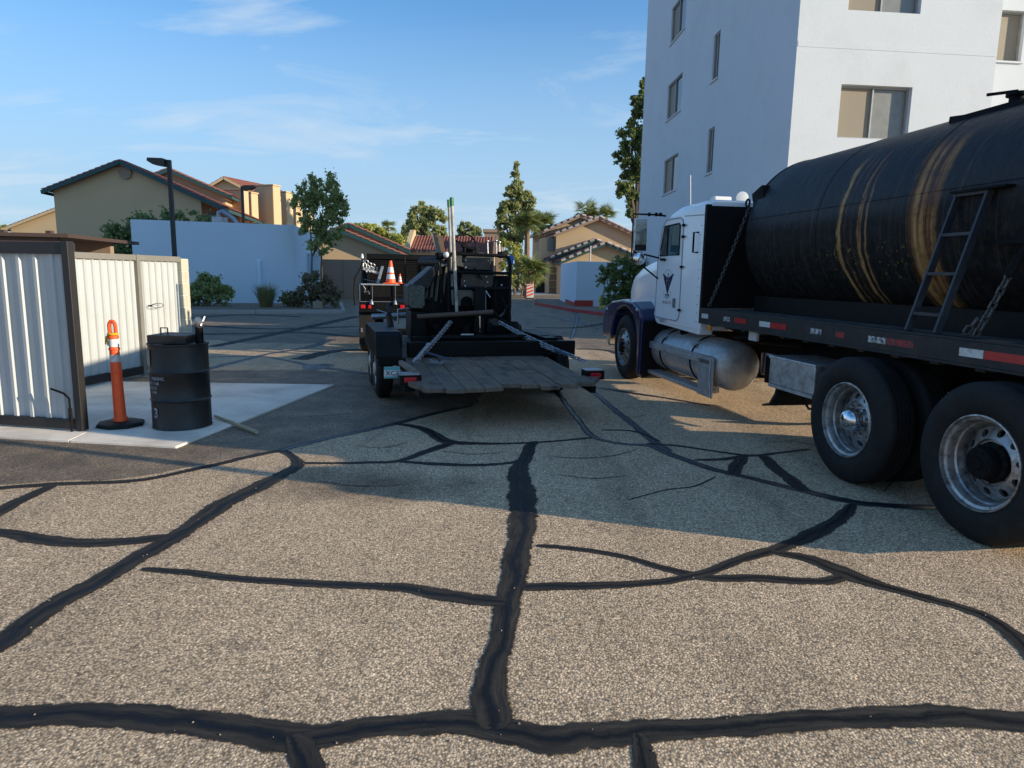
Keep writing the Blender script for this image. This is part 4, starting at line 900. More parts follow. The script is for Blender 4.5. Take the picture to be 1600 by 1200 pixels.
for u0, u1, c in ((3.11, 2.93, 'white_tape'), (2.52, 2.37, 'worn'), (2.26, 1.99, 'red'), (1.71, 1.50, 'white_tape'), (1.495, 1.20, 'red'), (.80, .63, 'worn'), (.42, .30, 'worn_red'), (0.0, -.20, 'worn'), (-.205, -.50, 'worn_red'), (-.92, -1.115, 'white_tape'), (-1.12, -1.5, 'red')):
    if c.startswith('worn') and c not in MAT:
        r_ = c.endswith('red')
        MAT[c] = M(c, (0.42, 0.02, 0.02) if r_ else (.55, .55, .53), .5, var=.2, scale=20, dirt=(.03, .03, .032), dscale=28, dlo=.42, dhi=.58, damt=1.0)
    tape(u0, u1, c, .056 if 'worn' not in c else .05)
m = MB(); m.box(-.003, .03, 2.86, 2.95, 1.02, 1.085); m.build('side_marker', MAT['amber'], TRK, bevel=.008)
m = MB(); m.box(.1, .13, 1.93, 2.1, .98, 1.1); m.build('placard', MAT['white_tape'], TRK)
# tank barrel with dished ends (own origin at its axis for the stain pattern)
TR_ = .90; TC = Vector((1.22, 0, 2.17))
m = MB(); y0, y1 = -1.22, 2.72; prof = []
for k in range(7): t = k / 6; prof.append((TR_ * math.sin(t * PI/2), y0 - .30 * math.cos(t * PI/2)))
prof = [(max(r, 0.0) if r > 1e-4 else 0.0, h) for r, h in prof]
n_ = 10
for k in range(1, n_): prof.append((TR_, y0 + (y1 - y0) * k / n_))
for k in range(7): t = 1 - k / 6; prof.append(((TR_ * math.sin(t * PI/2)) if k < 6 else 0.0, y1 + .30 * math.cos(t * PI/2)))
m.lathe(prof, (0,0,0), (0,1,0), 72)
tank = m.build('tank', MAT['tank'], TRK, True, loc=TC)
for y, r_ in ((y0, .009), (y1, .009), (1.35, .005), (.1, .005)): m = MB(); m.torus((0, y, 0), (0, 1, 0), TR_, r_, 72, 6); m.build('weld_seam', MAT['tank'], tank, True)
m = MB(); m.tube([(-TR_ * math.cos(.2), y, TR_ * math.sin(.2)) for y in (-1.2, 0, 1.3, 2.7)], .005, 6); m.build('weld_seam', MAT['tank'], tank)
m = MB()
for x0 in (.50, 1.84): m.box(x0, x0 + .1, -1.3, 2.75, 1.272, 1.455)
for y in (-1.1, 0, 1.1, 2.2): m.box(.60, 1.84, y, y + .08, 1.272, 1.36)
m.build('saddle', MAT['black'], TRK)
m = MB(); m.cyl((1.22, .12, 3.05), (1.22, .12, 3.16), .06, 12); m.cyl((1.22, .12, 3.16), (1.22, .12, 3.185), .085, 12); m.beam((1.22, .12, 3.2), (1.10, .30, 3.205), .03, .02); m.build('vent', MAT['black_flat'], TRK, True)
m = MB(); m.cyl((1.22, -.55, 3.03), (1.22, -.55, 3.22), .28, 24); m.cyl((1.22, -.55, 3.22), (1.22, -.55, 3.25), .31, 24); m.build('manhole', MAT['black'], TRK, True)
m = MB(); m.beam((.83, .16, 2.98), (.83, .34, 3.0), .05, .05); m.beam((.82, -.9, 2.985), (.82, .2, 2.985), .035, .045); m.build('lifting_lug', MAT['black_flat'], TRK)
m = MB(); m.beam((.47, 2.82, 2.58), (.47, 2.60, 2.66), .1, .16); m.torus((.42, 2.93, 2.56), (1, 0, 0), .045, .012, 14, 6); m.build('chain_bracket', MAT['black_flat'], TRK)
m = MB(); m.beam((.28, -.72, 1.93), (.30, -1.3, 1.93), .02, .03); m.build('hose_hook', MAT['black_flat'], TRK)
# ladder leaning on the tank
m = MB(); m.beam((.02, -.40, 1.29), (.31, -.41, 2.29), .055, .02, (0, 1, 0)); lad = bpy.data.objects.new('ladder', None); COL.objects.link(lad); lad.parent = TRK; m.build('rail', MAT['ladder'], lad)
m = MB(); m.beam((.02, -.68, 1.29), (.31, -.69, 2.31), .055, .02, (0, 1, 0)); m.build('rail', MAT['ladder'], lad)
for t in (.13, .42, .70, .985): m = MB(); c = Vector((.02, 0, 1.29)).lerp(Vector((.31, 0, 2.30)), t); m.beam((c.x, -.39, c.z), (c.x, -.70, c.z), .05, .022); m.build('rung', MAT['ladder'], lad)
m = MB(); m.beam((.30, -.39, 2.305), (.30, -.86, 2.305), .1, .016); m.build('top_plate', MAT['black_flat'], lad)
chain_mb((.06, 3.05, 1.31), (.43, 2.90, 2.52), .03, .06, .0065).build('chain', MAT['dark_steel'], TRK)
c2 = chain_mb((.05, -.98, 1.30), (.20, -1.06, 1.78), .01, .07, .008); chain_mb((.02, -.93, 1.31), (.05, -.98, 1.42), .0, .07, .008, c2); c2.build('chain', MAT['dark_steel'], TRK)
m = MB(); m.cyl((.20, -1.06, 1.78), (.36, -1.16, 2.25), .016, 8); m.cyl((.17, -1.05, 1.70), (.215, -1.07, 1.83), .028, 8); m.build('turnbuckle', MAT['black_flat'], TRK)
# bulkhead behind the cab
m = MB(); m.box(.08, 2.36, 3.20, 3.235, 1.28, 2.545); m.build('bulkhead', MAT['black_flat'], TRK, bevel=.005)
m = MB()
for x in (.055, 2.345): m.box(x - .03, x + .03, 3.19, 3.25, 1.1, 2.56)
m.build('bulkhead_post', MAT['black_flat'], TRK)

# ------------------------------------------------------------------ cab
def rrect(hw, z0, z1, rt, rb=.04, n=5):
    pts = []
    for cx_, cz_, r, a0 in ((hw - rt, z1 - rt, rt, 0), (-hw + rt, z1 - rt, rt, PI/2), (-hw + rb, z0 + rb, rb, PI), (hw - rb, z0 + rb, rb, 1.5*PI)):
        for k in range(n + 1): a = a0 + PI/2*k/n; pts.append((cx_ + r*math.cos(a), cz_ + r*math.sin(a)))
    return pts
def loft(secs, cx_, name, mat, parent, **kw):
    """secs: (y, half width, z0, z1, top radius)"""
    m = MB(); k = None
    for y, hw, z0, z1, rt in secs:
        r = rrect(hw, z0, z1, rt); k = len(r); m.v += [(cx_ + a, y, z) for a, z in r]
    for i in range(len(secs) - 1):
        for j in range(k): m.f.append((i*k + j, i*k + (j+1) % k, (i+1)*k + (j+1) % k, (i+1)*k + j)); m.m.append(0)
    m.f.append(tuple(range(k))); m.m.append(0); m.f.append(tuple(range((len(secs)-1)*k + k - 1, (len(secs)-1)*k - 1, -1))); m.m.append(0)
    return m.build(name, mat, parent, True, **kw)
CXC = 1.20; HWC = 1.17
cab = loft([(3.25, HWC - .03, 1.0, 2.60, .12), (3.30, HWC, .98, 2.63, .13), (4.12, HWC, .98, 2.63, .14), (4.40, HWC - .005, .98, 2.585, .15), (4.57, HWC - .01, .98, 2.50, .15), (4.66, HWC - .02, .98, 2.39, .13), (4.76, HWC - .03, .98, 2.13, .10), (4.86, HWC - .04, .99, 1.90, .06), (4.90, HWC - .05, 1.02, 1.84, .05)], CXC, 'cab', MAT['white_paint'], TRK)
XS = CXC - HWC                                                               # side plane of the cab, ~0.08
m = MB(); m.prism([(3.27, .93), (4.72, .98), (4.86, 1.10), (4.86, 1.16), (3.27, 1.06)], lambda a, b, t: Vector((XS + .01 + .2 * t, a, b))); m.build('cab_skirt', MAT['white_paint'], TRK, bevel=.02)
# door outline, window, hinges
dp = [(4.76, 1.10), (4.75, 1.9), (4.62, 2.35), (4.50, 2.46), (4.0, 2.46), (3.92, 2.43), (3.885, 2.35), (3.875, 1.18), (3.90, 1.10), (3.98, 1.065), (4.72, 1.075)]
door = MB(); door.prism(dp, lambda a, b, t: Vector((XS - .004 + .05 * t, a, b))); dob = door.build('door', MAT['white_paint'], TRK, bevel=.003)
m = MB(); m.tube([Vector((XS - .004, a, b)) for a, b in dp], .008, 6, True); m.build('door_seal', MAT['seal'], dob, True)
wp_ = [(4.66, 1.965), (4.645, 2.06), (4.53, 2.375), (4.03, 2.385), (3.985, 2.36), (3.975, 1.965)]
m = MB(); m.prism(wp_, lambda a, b, t: Vector((XS - .010 + .012 * t, a, b))); m.build('window', MAT['glass_cab'], dob)
m = MB(); m.tube([Vector((XS - .008, a, b)) for a, b in wp_], .012, 6, True); m.tube([Vector((XS - .012, 4.40, 1.96)), Vector((XS - .012, 4.40, 2.335))], .014, 6); m.build('window_seal', MAT['black_flat'], dob, True)
m = MB(); m.prism([(4.655, 1.97), (4.64, 2.06), (4.53, 2.37), (4.47, 2.375), (4.47, 1.97)], lambda a, b, t: Vector((XS - .0125 + .002 * t, a, b))); m.build('vent_window', MAT['black_gloss'], dob)
m = MB(); m.torus((XS + .18, 4.16, 2.03), (0.1, 1, .5), .16, .012, 20, 6); m.build('steering_wheel', MAT['black_flat'], TRK)
m = MB()
for z in (2.35, 2.20, 1.80, 1.22): m.beam((XS - .03, 3.83, z), (XS - .01, 3.90, z), .028, .03); m.sphere((XS - .03, 3.81, z), .017, 8, 6)
m.build('hinge', MAT['black_flat'], dob)
m = MB(); m.beam((XS - .012, 4.64, 1.915), (XS - .03, 4.42, 1.905), .02, .035); m.build('handle', MAT['black_flat'], dob, bevel=.006)
m = MB(); m.box(XS - .011, XS - .005, 4.02, 4.11, 1.24, 1.37)
for k in range(4): m.box(XS - .016, XS - .011, 4.025, 4.105, 1.255 + k * .028, 1.268 + k * .028)
m.build('vent_plate', MAT['grey_line'], dob)
# winged emblem and small print on the door
LX = XS - .0062
em = MB(); cy_, cz_ = 4.33, 1.57
def ep(poly): em.add([(LX, cy_ - a * 1.3, cz_ + b * 1.3) for a, b in poly], [tuple(range(len(poly)))])
for s_ in (-1, 1):
    for k in range(4):
        xo = .155 - k * .030; zt_ = .085 - k * .042; ep([(s_ * .030, zt_ - .052), (s_ * .030, zt_ - .014), (s_ * (xo - .02), zt_ + .022), (s_ * xo, zt_ + .022), (s_ * (xo - .022), zt_ - .012)])
ep([(-.022, .06), (0, .085), (.022, .06), (.026, -.06), (0, -.15), (-.026, -.06)]); ep([(-.013, .09), (0, .115), (.02, .10), (.013, .085)])
for s_ in (-1, 1): ep([(s_ * .085, -.095), (s_ * .10, -.085), (s_ * .10, -.105)]); ep([(s_ * .02, -.11), (s_ * .06, -.12), (s_ * .02, -.16)])
em.build('emblem', MAT['navy'], dob, recalc=False)
lt = MB()
for k in range(11):
    a = math.radians(150 - k * 12); r = .165; cxk, czk = r * math.cos(a), .03 + r * math.sin(a)
    lt.add([(LX, cy_ - cxk - .008, cz_ + czk - .009), (LX, cy_ - cxk + .008, cz_ + czk - .009), (LX, cy_ - cxk + .006, cz_ + czk + .009), (LX, cy_ - cxk - .006, cz_ + czk + .009)], [(0,1,2,3)])
for k in range(9):
    a = math.radians(222 + k * 12); r = .16; cxk, czk = r * math.cos(a), -.05 + r * math.sin(a)
    lt.add([(LX, cy_ - cxk - .007, cz_ + czk - .008), (LX, cy_ - cxk + .007, cz_ + czk - .008), (LX, cy_ - cxk + .007, cz_ + czk + .008), (LX, cy_ - cxk - .007, cz_ + czk + .008)], [(0,1,2,3)])
lt.build('lettering', MAT['seal'], dob, recalc=False)
MAT['faded_red'] = M('faded_red_print', (.45, .16, .17), .5)
text_mb('480 206 7722', .058, lambda x, y: (LX, cy_ - x, cz_ - .285 + y), align='CENTER', bold=.0006).build('phone_number', MAT['faded_red'], dob, recalc=False)
text_mb('US DOT 360', .062, lambda x, y: (XS + .0035, 4.60 - x, 1.015 + y), bold=.0008).build('dot_number', MAT['grey_line'], TRK, recalc=False)
m = MB(); m.box(XS + .003, XS + .006, 3.72, 3.80, 1.01, 1.06); m.build('sticker', MAT['grey_line'], TRK)
# windscreen and far side window
m = MB(); ws = [(4.575, 2.42), (4.775, 1.90)]
for x0, x1 in ((CXC - .95, CXC - .02), (CXC + .02, CXC + .95)):
    m.add([(x0, 4.672, 2.40), (x1, 4.672, 2.40), (x1, 4.868, 1.93), (x0, 4.868, 1.93), (x0, 4.65, 2.40), (x1, 4.65, 2.40), (x1, 4.84, 1.93), (x0, 4.84, 1.93)], [(0,1,2,3),(7,6,5,4),(0,4,5,1),(1,5,6,2),(2,6,7,3),(3,7,4,0)])
m.build('windscreen', MAT['glass_cab'], TRK)
m = MB(); m.prism(wp_, lambda a, b, t: Vector((CXC + HWC + .006 - .012 * t, a, b))); m.build('window', MAT['glass_cab'], TRK)
m = MB(); m.tube([Vector((XS - .003, 3.28, 2.44)), Vector((XS - .003, 3.86, 2.47))], .006, 5); m.build('roof_seam', MAT['seal'], TRK)
m = MB()
for k in range(12): m.sphere((XS - .002, 3.33, 1.1 + k * .11), .008, 6, 4)
m.build('rivets', MAT['seal'], TRK)['kind'] = 'stuff'
# grab handle, roof gear
m = MB(); m.tube([(XS + .01, 3.40, 1.98), (XS - .06, 3.42, 1.98), (XS - .06, 3.42, 2.23), (XS + .01, 3.40, 2.23)], .013, 8); m.build('grab_handle', MAT['black_flat'], TRK, True)
m = MB(); m.box(.60, .86, 4.22, 4.36, 2.66, 2.79); m.build('roof_light', MAT['white_plain'], TRK, bevel=.02); m = MB(); m.lathe([(0, -.06), (.06, -.05), (.085, 0), (.0, .015)], (.86, 3.92, 2.74), (-.2, -1, 0), 20); m.cyl((.86, 3.92, 2.60), (.86, 3.92, 2.67), .02, 8); m.build('work_light', MAT['white_plain'], TRK, True)
m = MB(); m.tube([(.7, 4.24, 2.70), (.86, 3.95, 2.70)], .008, 6); m.tube([(.18, 3.98, 2.1), (.14, 3.99, 2.8), (.13, 4.0, 3.02)], .006, 6); m.build('antenna', MAT['steel'], TRK)
m = MB(); m.tube([(.35, 4.42, 2.50), (.28, 4.60, 2.42), (.24, 4.66, 2.32)], .008, 6); m.build('roof_rail', MAT['chrome'], TRK)
m = MB()
for k in range(5): m.sphere((CXC - .6 + k * .3, 4.30, 2.62), .05, 10, 6, (1, 1.3, .7))
m.build('marker_lamp', MAT['amber'], TRK, True)
# mirror
mir = MB(); mir.box(-.36, -.16, 4.74, 4.80, 2.03, 2.50); mo = mir.build('mirror', MAT['alu'], TRK, bevel=.015)
m = MB(); m.box(-.345, -.175, 4.730, 4.739, 2.13, 2.485); MAT['mirror_glass'] = M('mirror_glass', (.35, .36, .33), .12, .9, var=.2, scale=6, rvar=.04); m.build('mirror_glass', MAT['mirror_glass'], mo); m = MB(); m.box(-.345, -.175, 4.730, 4.739, 2.04, 2.125); m.build('lower_glass', MAT['black_gloss'], mo)
m = MB(); m.sphere((-.26, 4.76, 1.925), .10, 18, 10, (.95, .42, 1)); m.build('convex_mirror', MAT['chrome'], mo, True)
m = MB(); m.tube([(-.38, 4.78, 2.56), (-.10, 4.72, 2.555), (XS + .05, 4.66, 2.535)], .013, 8); m.tube([(-.35, 4.78, 2.02), (XS + .02, 4.70, 1.93)], .012, 8); m.tube([(-.26, 4.78, 1.86), (XS + .02, 4.72, 1.62)], .012, 8); m.tube([(-.375, 4.78, 1.95), (-.375, 4.78, 2.57)], .011, 8)
for y in (0, .1, .16): m.sphere((-.15 + y, 4.73 - y * .2, 2.557), .03, 8, 6)
m.build('bracket', MAT['black_flat'], mo, True)
# hood
hood = loft([(4.84, 1.08, 1.02, 1.94, .16), (5.2, 1.05, .98, 1.94, .20), (5.7, 1.0, .95, 1.92, .24), (6.2, .95, .92, 1.87, .27), (6.55, .91, .90, 1.79, .28), (6.74, .87, .90, 1.67, .27), (6.86, .80, .92, 1.47, .24)], CXC, 'hood', MAT['white_paint'], TRK, ang=60)
m = MB(); m.tube([Vector((CXC - 1.075, 4.95, 1.1)), Vector((CXC - 1.07, 5.02, 1.60)), Vector((CXC - 1.02, 5.08, 1.87))], .011, 6); m.build('hood_seam', MAT['grey_line'], hood, True)
m = MB(); m.box(CXC - .55, CXC + .55, 6.80, 6.88, .92, 1.36)
for k in range(9): m.box(CXC - .55, CXC + .55, 6.88, 6.89, .95 + k * .045, .97 + k * .045)
m.build('grille', MAT['chrome'], TRK)
for x in (CXC - .78, CXC + .78): m = MB(); m.box(x - .09, x + .09, 6.80, 6.90, .92, 1.08); m.build('headlight', MAT['white_plain'], TRK, bevel=.02)
m = MB(); m.box(CXC - 1.2, CXC + 1.2, 6.90, 7.02, .42, .80); m.build('bumper', MAT['chrome'], TRK, bevel=.03)
# fenders
arch = [(5.70 + .66 * math.cos(math.radians(a)), .55 + .66 * math.sin(math.radians(a))) for a in range(8, 176, 12)]
fo = [(6.84, .60), (6.87, .85), (6.80, 1.04), (6.64, 1.19), (6.38, 1.27), (5.9, 1.315), (5.3, 1.30), (4.98, 1.20), (4.90, 1.05), (4.93, .16), (5.02, .14)]
fp_ = fo + list(reversed(arch))
for s_, xa, xb in ((-1, -.14, .50), (1, 2.58, 1.94)):
    m = MB(); k = len(fp_); tri = [tuple(range(k))]
    m.prism(fp_, lambda a, b, t: Vector((xa + (xb - xa) * t, a, b - (.03 if t < .5 and b > 1.1 else 0)))); fn_ = m.build('fender', MAT['navy'], TRK, bevel=.035, seg=3)
    m = MB()
    for y, z in ((5.08, 1.16), (6.6, 1.1)): m.sphere((xa - .004 * -s_, y, z), .022, 8, 6)
    m.build('fender_lamp', MAT['white_plain'], fn_)
m = MB(); m.box(-.10, .5, 4.86, 4.885, .13, 1.0); m.build('splash_guard', MAT['black_flat'], TRK)
# fuel tank with step frame
m = MB(); fc = (.345, 0, .585); pf = [(0, 4.92), (.28, 4.91), (.31, 4.88), (.31, 2.82)] + [(.31 * math.cos(a), 2.82 - .14 * math.sin(a)) for a in [PI/2 * k / 7 for k in range(1, 7)]] + [(0, 2.68)]
m.lathe(pf, fc, (0, 1, 0), 40); ft = m.build('fuel_tank', MAT['alu_dull'], TRK, True)
for y in (4.5, 3.45): m = MB(); m.torus((.345, y, .585), (0, 1, 0), .316, .012, 36, 6); m.build('strap', MAT['black_flat'], ft, True); m = MB(); m.beam((.345, y, .915), (.04, y - .02, .78), .08, .012, (0, 0, 1)); m.build('strap', MAT['alu_dull'], ft); m = MB(); m.cyl((.25, 4.15, .87), (.22, 4.15, .925), .055, 14); m.build('cap', MAT['black_flat'], ft, True)
m = MB(); m.box(.005, .14, 2.80, 5.02, .655, .70); m.box(.0, .03, 2.80, 5.02, .60, .66); m.build('upper_step', MAT['alu_dull'], TRK, bevel=.004)
m = MB(); m.box(-.01, .20, 2.98, 5.12, .215, .265); m.build('lower_step', MAT['alu_dull'], TRK, bevel=.006)
m = MB(); m.box(0.0, .02, 4.88, 5.12, .26, .70); m.box(.0, .3, 4.97, 4.985, .26, .7); m.build('step_bracket', MAT['alu_dull'], TRK); m = MB(); m.box(0.0, .018, 2.72, 3.12, .20, .70); m.box(.018, .30, 3.11, 3.12, .2, .4); m.build('step_bracket', MAT['alu_dull'], TRK); m = MB(); m.tube([(-.006, 2.78, .69), (-.012, 2.78, .45), (-.006, 2.74, .22)], .012, 6); m.build('step_edge', MAT['steel'], TRK, True)
# tool box, mud flaps
m = MB(); m.box(.005, .50, .68, 1.46, .60, .86); tb = m.build('tool_box', MAT['alu'], TRK, bevel=.012); m = MB(); m.box(-.006, .51, .67, 1.47, .855, .885); m.build('lid', MAT['alu'], tb, bevel=.006); m = MB(); m.box(-.001, .03, .69, 1.45, .565, .598); m.build('base_angle', MAT['alu_dull'], tb)
for x in (.03, 1.85):
    m = MB(); pr_ = [(1.30, .60), (1.34, .48), (1.44, .36), (1.58, .33), (1.60, .345), (1.46, .385), (1.37, .50), (1.34, .60)]; m.prism(pr_, lambda a, b, t: Vector((x + .50 * t, a, b))); m.build('mud_flap', MAT['rubber'], TRK)
    m = MB(); m.box(x, x + .58, -1.93, -1.915, .3, 1.08); m.build('mud_flap', MAT['rubber'], TRK)
# rear deck, unseen: low box and tall pole shaped for the shadows they cast
m = MB(); m.box(.15, 2.2, -1.92, -1.58, 1.29, 1.48); m.build('rear_box', MAT['black'], TRK, bevel=.02)
m = MB(); m.tube([(.12, -1.80, 1.29), (.12, -1.80, 2.95)], .06, 10); m.build('tall_pole', MAT['black_flat'], TRK, True)
m = MB(); m.cyl((.42, 3.1, .4), (.42, 3.1, .5), .01, 6); m.build('drain', MAT['black_flat'], TRK)
m = MB(); m.tube([(2.25, 3.12, .8), (2.25, 3.12, 2.45)], .09, 12); m.tube([(2.25, 3.12, 2.45), (2.25, 3.05, 2.62)], .08, 12); m.build('exhaust_stack', MAT['chrome'], TRK, True)
# ------------------------------------------------------------------ trailer (local X right, Y forward; rear lights at Y=0)
TRL = thing('trailer', 'low black tandem axle trailer with a worn plank beavertail', 'trailer', (-1.17, 7.42, 0), 16.0)
MREF = (-1.17, 7.42, 0); MYAW = 12.7                                       # the load sits a little askew on the deck
def small_wheel(parent, x, y, side, R=.385, w=.22, rin=.215, mat_rim='alu_dull'):
    o = bpy.data.objects.new('wheel', None); COL.objects.link(o); o.parent = parent; o.location = (x, y, R); o.rotation_euler = (0, 0, 0 if side < 0 else PI)
    key = ('sw', R, w, rin)
    if key not in MAT: MAT[key] = tyre_mesh(R, w, rin, 40, 3, False).mesh('tyre', MAT['rubber'], True, ang=50)
    inst('tyre', MAT[key], o)
    m = MB(); m.lathe([(rin, .036), (rin + .006, .02), (rin - .012, .02), (rin - .03, .06), (rin - .05, .07), (rin * .45, .03), (rin * .42, -.0), (rin * .3, -.01), (0, -.01)], (0,0,0), (1,0,0), 28); inst('rim', m.mesh('rim', MAT[mat_rim], True), o)
    return o
for y in (1.72, 2.58):
    small_wheel(TRL, -.21, y, -1); small_wheel(TRL, 2.45, y, 1)
for x0, x1, xs in ((-.225, .10, .09), (2.14, 2.465, 2.15)):
    ft_ = .915 if x0 < 0 else .80; sb = 1.14 if x0 < 0 else 1.62
    m = MB(); pf = [(sb, .60), (sb + .06, ft_ - .055), (sb + .16, ft_), (3.0, ft_), (3.12, ft_ - .055), (3.2, .60)]; pi = [(a + (.012 if a < 2 else -.012), b - .014) for a, b in pf]
    m.prism(pf + pi[::-1], lambda a, b, t: Vector((x0 + (x1 - x0) * t, a, b)))
    m.box(xs - .01, xs + .01, sb + .02, 3.18, .45, ft_ - .015)
    m.box(x0 + .02, x1, sb - .005, sb + .01, .50, .62)
    m.build('fender', MAT['black'], TRL, bevel=.012)
dz = lambda s_: .455 + (.565 - .455) * min(1, max(0, (s_ + .45) / 1.85))
m = MB()
for x in (.12, 2.08):
    m.beam((x, 1.3, .50), (x, 4.7, .50), .08, .14); m.beam((x, -.36, .38), (x, 1.3, .49), .06, .08)
for y in (1.5, 2.6, 3.6, 4.65): m.box(.12, 2.08, y, y + .08, .44, .54)
m.box(-.02, 2.22, .0, .06, .36, .415)
m.beam((.2, 4.7, .50), (1.1, 6.1, .52), .1, .12); m.beam((2.0, 4.7, .50), (1.1, 6.1, .52), .1, .12); m.build('frame', MAT['black'], TRL)
# plank beavertail: long boards with broken ends
bw_ = 1.94 / 9; ends = [-.44, -.48, -.47, -.46, -.33, -.34, -.45, -.42, -.36]
rr = random.Random(3)
for k in range(9):
    x0 = .14 + k * bw_ + .004; x1 = .14 + (k + 1) * bw_ - .004; e = ends[k]; cut = rr.uniform(.35, .8)
    for (a, b, dzz) in ((e, cut, rr.uniform(-.006, .006)), (cut + .008, 1.42, rr.uniform(-.004, .004))):
        m = MB(); sk = rr.uniform(-.03, .03) if a == e else 0
        v = [(x0, a + sk, dz(a)), (x1, a - sk, dz(a)), (x1, b, dz(b)), (x0, b, dz(b))]
        m.add([(p[0], p[1], p[2] - .045 + dzz) for p in v] + [(p[0], p[1], p[2] + dzz) for p in v], [(3,2,1,0),(4,5,6,7),(0,1,5,4),(1,2,6,5),(2,3,7,6),(3,0,4,7)]); m.build('plank', MAT['planks'], TRL, bevel=.004)
for k in range(9):
    x0 = .14 + k * bw_ + .004; x1 = x0 + bw_ - .008; m = MB(); m.box(x0, x1, 1.43, 4.7, .522 + rr.uniform(-.004, .004), .566); m.build('plank', MAT['planks'], TRL)
for pl in ([(.14, -.40), (.11, -.30), (.02, -.06), (.02, .05), (.14, .05)], [(2.08, -.34), (2.3, -.02), (2.3, .05), (2.08, .05)]):
    m = MB(); m.prism(pl, lambda a, b, t: Vector((a, b, dz(b) - .05 + .05 * t))); m.build('corner_plate', MAT['planks'], TRL)
# light boxes
for x0, x1 in ((-.07, .17), (2.13, 2.36)):
    m = MB(); m.box(x0, x1, -.02, .16, .435, .545); lb = m.build('light_box', MAT['black'], TRL, bevel=.008); m = MB(); m.box(x0 + .045, x1 - .055, -.045, -.02, .462, .522); m.build('tail_light', MAT['red_lens'], lb, bevel=.012)
    m = MB(); m.box(x0 - .01, x1 - .02, -.03, .17, .545, .556); m.build('cover', MAT['steel'], lb)
m = MB(); m.beam((.02, .65, .60), (.12, .12, .555), .05, .05); m.build('ramp_stop', MAT['wood'], TRL)
# licence plate
m = MB(); m.box(-.225, -.05, .145, .15, .49, .62); lp = m.build('licence_plate', MAT['white_tape'], TRL); MAT['plate_teal'] = M('plate_teal', (.08, .34, .36), .5); m = MB(); m.box(-.223, -.052, .1435, .1445, .582, .618); m.box(-.223, -.052, .1435, .1445, .492, .512); m.build('band', MAT['plate_teal'], lp)
text_mb('XC7', .075, lambda x, y: (-.205 + x, .143, .522 + y), bold=.001).build('characters', MAT['navy'], lp, recalc=False)
# stop beam across the deck, side rails, front board
m = MB(); m.box(.20, 2.52, 1.38, 1.50, .57, .765); m.build('stop_beam', MAT['black'], TRL, bevel=.008)
m = MB(); m.box(.3, 2.0, 1.75, 1.85, .57, .80); m.box(.55, 1.9, 1.62, 1.68, .80, .83); m.cyl((.55, 1.6, .80), (1.75, 1.6, .80), .02, 8); m.build('cross_bar', MAT['black'], TRL)
m = MB(); m.box(.95, 1.12, 1.60, 1.64, .835, .85); m.build('label_plate', MAT['white_tape'], TRL)
m = MB(); m.beam((.0, 3.3, .62), (.0, 4.7, .62), .05, .12); m.beam((2.2, 1.8, .62), (2.2, 4.7, .62), .06, .14); m.box(2.12, 2.30, 1.50, 1.9, .57, .80); m.build('side_rail', MAT['black'], TRL)
m = MB(); m.tube([(-.05, 4.2, .92), (.6, 4.2, .95)], .05, 10); m.tube([(.05, 4.3, 1.03), (.3, 4.25, .95)], .012, 6); m.tube([(.38, 4.1, .80), (.38, 4.1, 1.05), (.55, 4.1, 1.07), (.58, 4.1, 1.0)], .016, 8); m.build('tongue_jack', MAT['steel'], TRL, True)
m = MB(); m.cyl((1.1, 5.9, .5), (1.1, 6.25, .52), .05, 10); m.build('coupler', MAT['black_flat'], TRL)
m = MB(); m.beam((.13, 2.2, .57), (.05, 2.35, 1.08), .06, .06); m.beam((.05, 2.35, 1.08), (.08, 2.75, 1.2), .04, .04); m.build('stake', MAT['black'], TRL)

# ------------------------------------------------------------------ the melter machine on the trailer (same local frame)
MCH = thing('sealing_machine', 'black crack sealing machine with a pipe cage chained on the trailer', 'machine', MREF, MYAW)
def mp(name, mb, mat, bevel=0, smooth=False, parent=None): return mb.build(name, MAT[mat], parent or MCH, smooth, bevel)
m = MB()
for x in (.30, 1.72): m.box(x, x + .1, 1.9, 4.4, .60, .72)
for y in (1.95, 2.55, 3.4, 4.3): m.box(.3, 1.82, y, y + .1, .61, .71)
m.box(.24, .46, 2.5, 3.6, .70, 1.10); m.box(1.30, 1.78, 2.7, 3.9, .7, 1.05); mp('base_frame', m, 'black', .01)
m = MB(); m.box(.46, 1.42, 2.62, 4.1, .60, 1.10); m.box(1.42, 1.78, 2.95, 4.1, .62, 1.64); mp('lower_tank', m, 'black_flat', .02)
m = MB(); m.cyl((1.46, 3.2, 1.66), (1.46, 3.2, 1.86), .13, 16); m.cyl((1.62, 3.5, 1.64), (1.62, 3.5, 1.80), .07, 12); mp('heater_cap', m, 'black', 0, True)
for pts_, r_ in (([(1.45, 2.6, 1.0), (1.5, 2.55, 1.2), (1.48, 2.6, 1.42), (1.55, 2.8, 1.55)], .02), ([(1.62, 2.55, .95), (1.66, 2.5, 1.15), (1.58, 2.6, 1.35)], .016), ([(.98, 2.55, 1.15), (1.05, 2.48, 1.02), (1.2, 2.5, .98), (1.45, 2.5, 1.05)], .018), ([(.55, 2.6, 1.3), (.58, 2.5, 1.1), (.52, 2.45, .95), (.62, 2.5, .8)], .02), ([(.75, 2.7, 1.85), (.9, 2.62, 1.8), (1.0, 2.62, 1.62), (.92, 2.62, 1.5)], .014), ([(1.2, 2.65, 1.74), (1.24, 2.6, 1.66), (1.3, 2.62, 1.58)], .012)): m = MB(); m.tube(pts_, r_, 7); mp('hose', m, 'black_flat', 0, True)
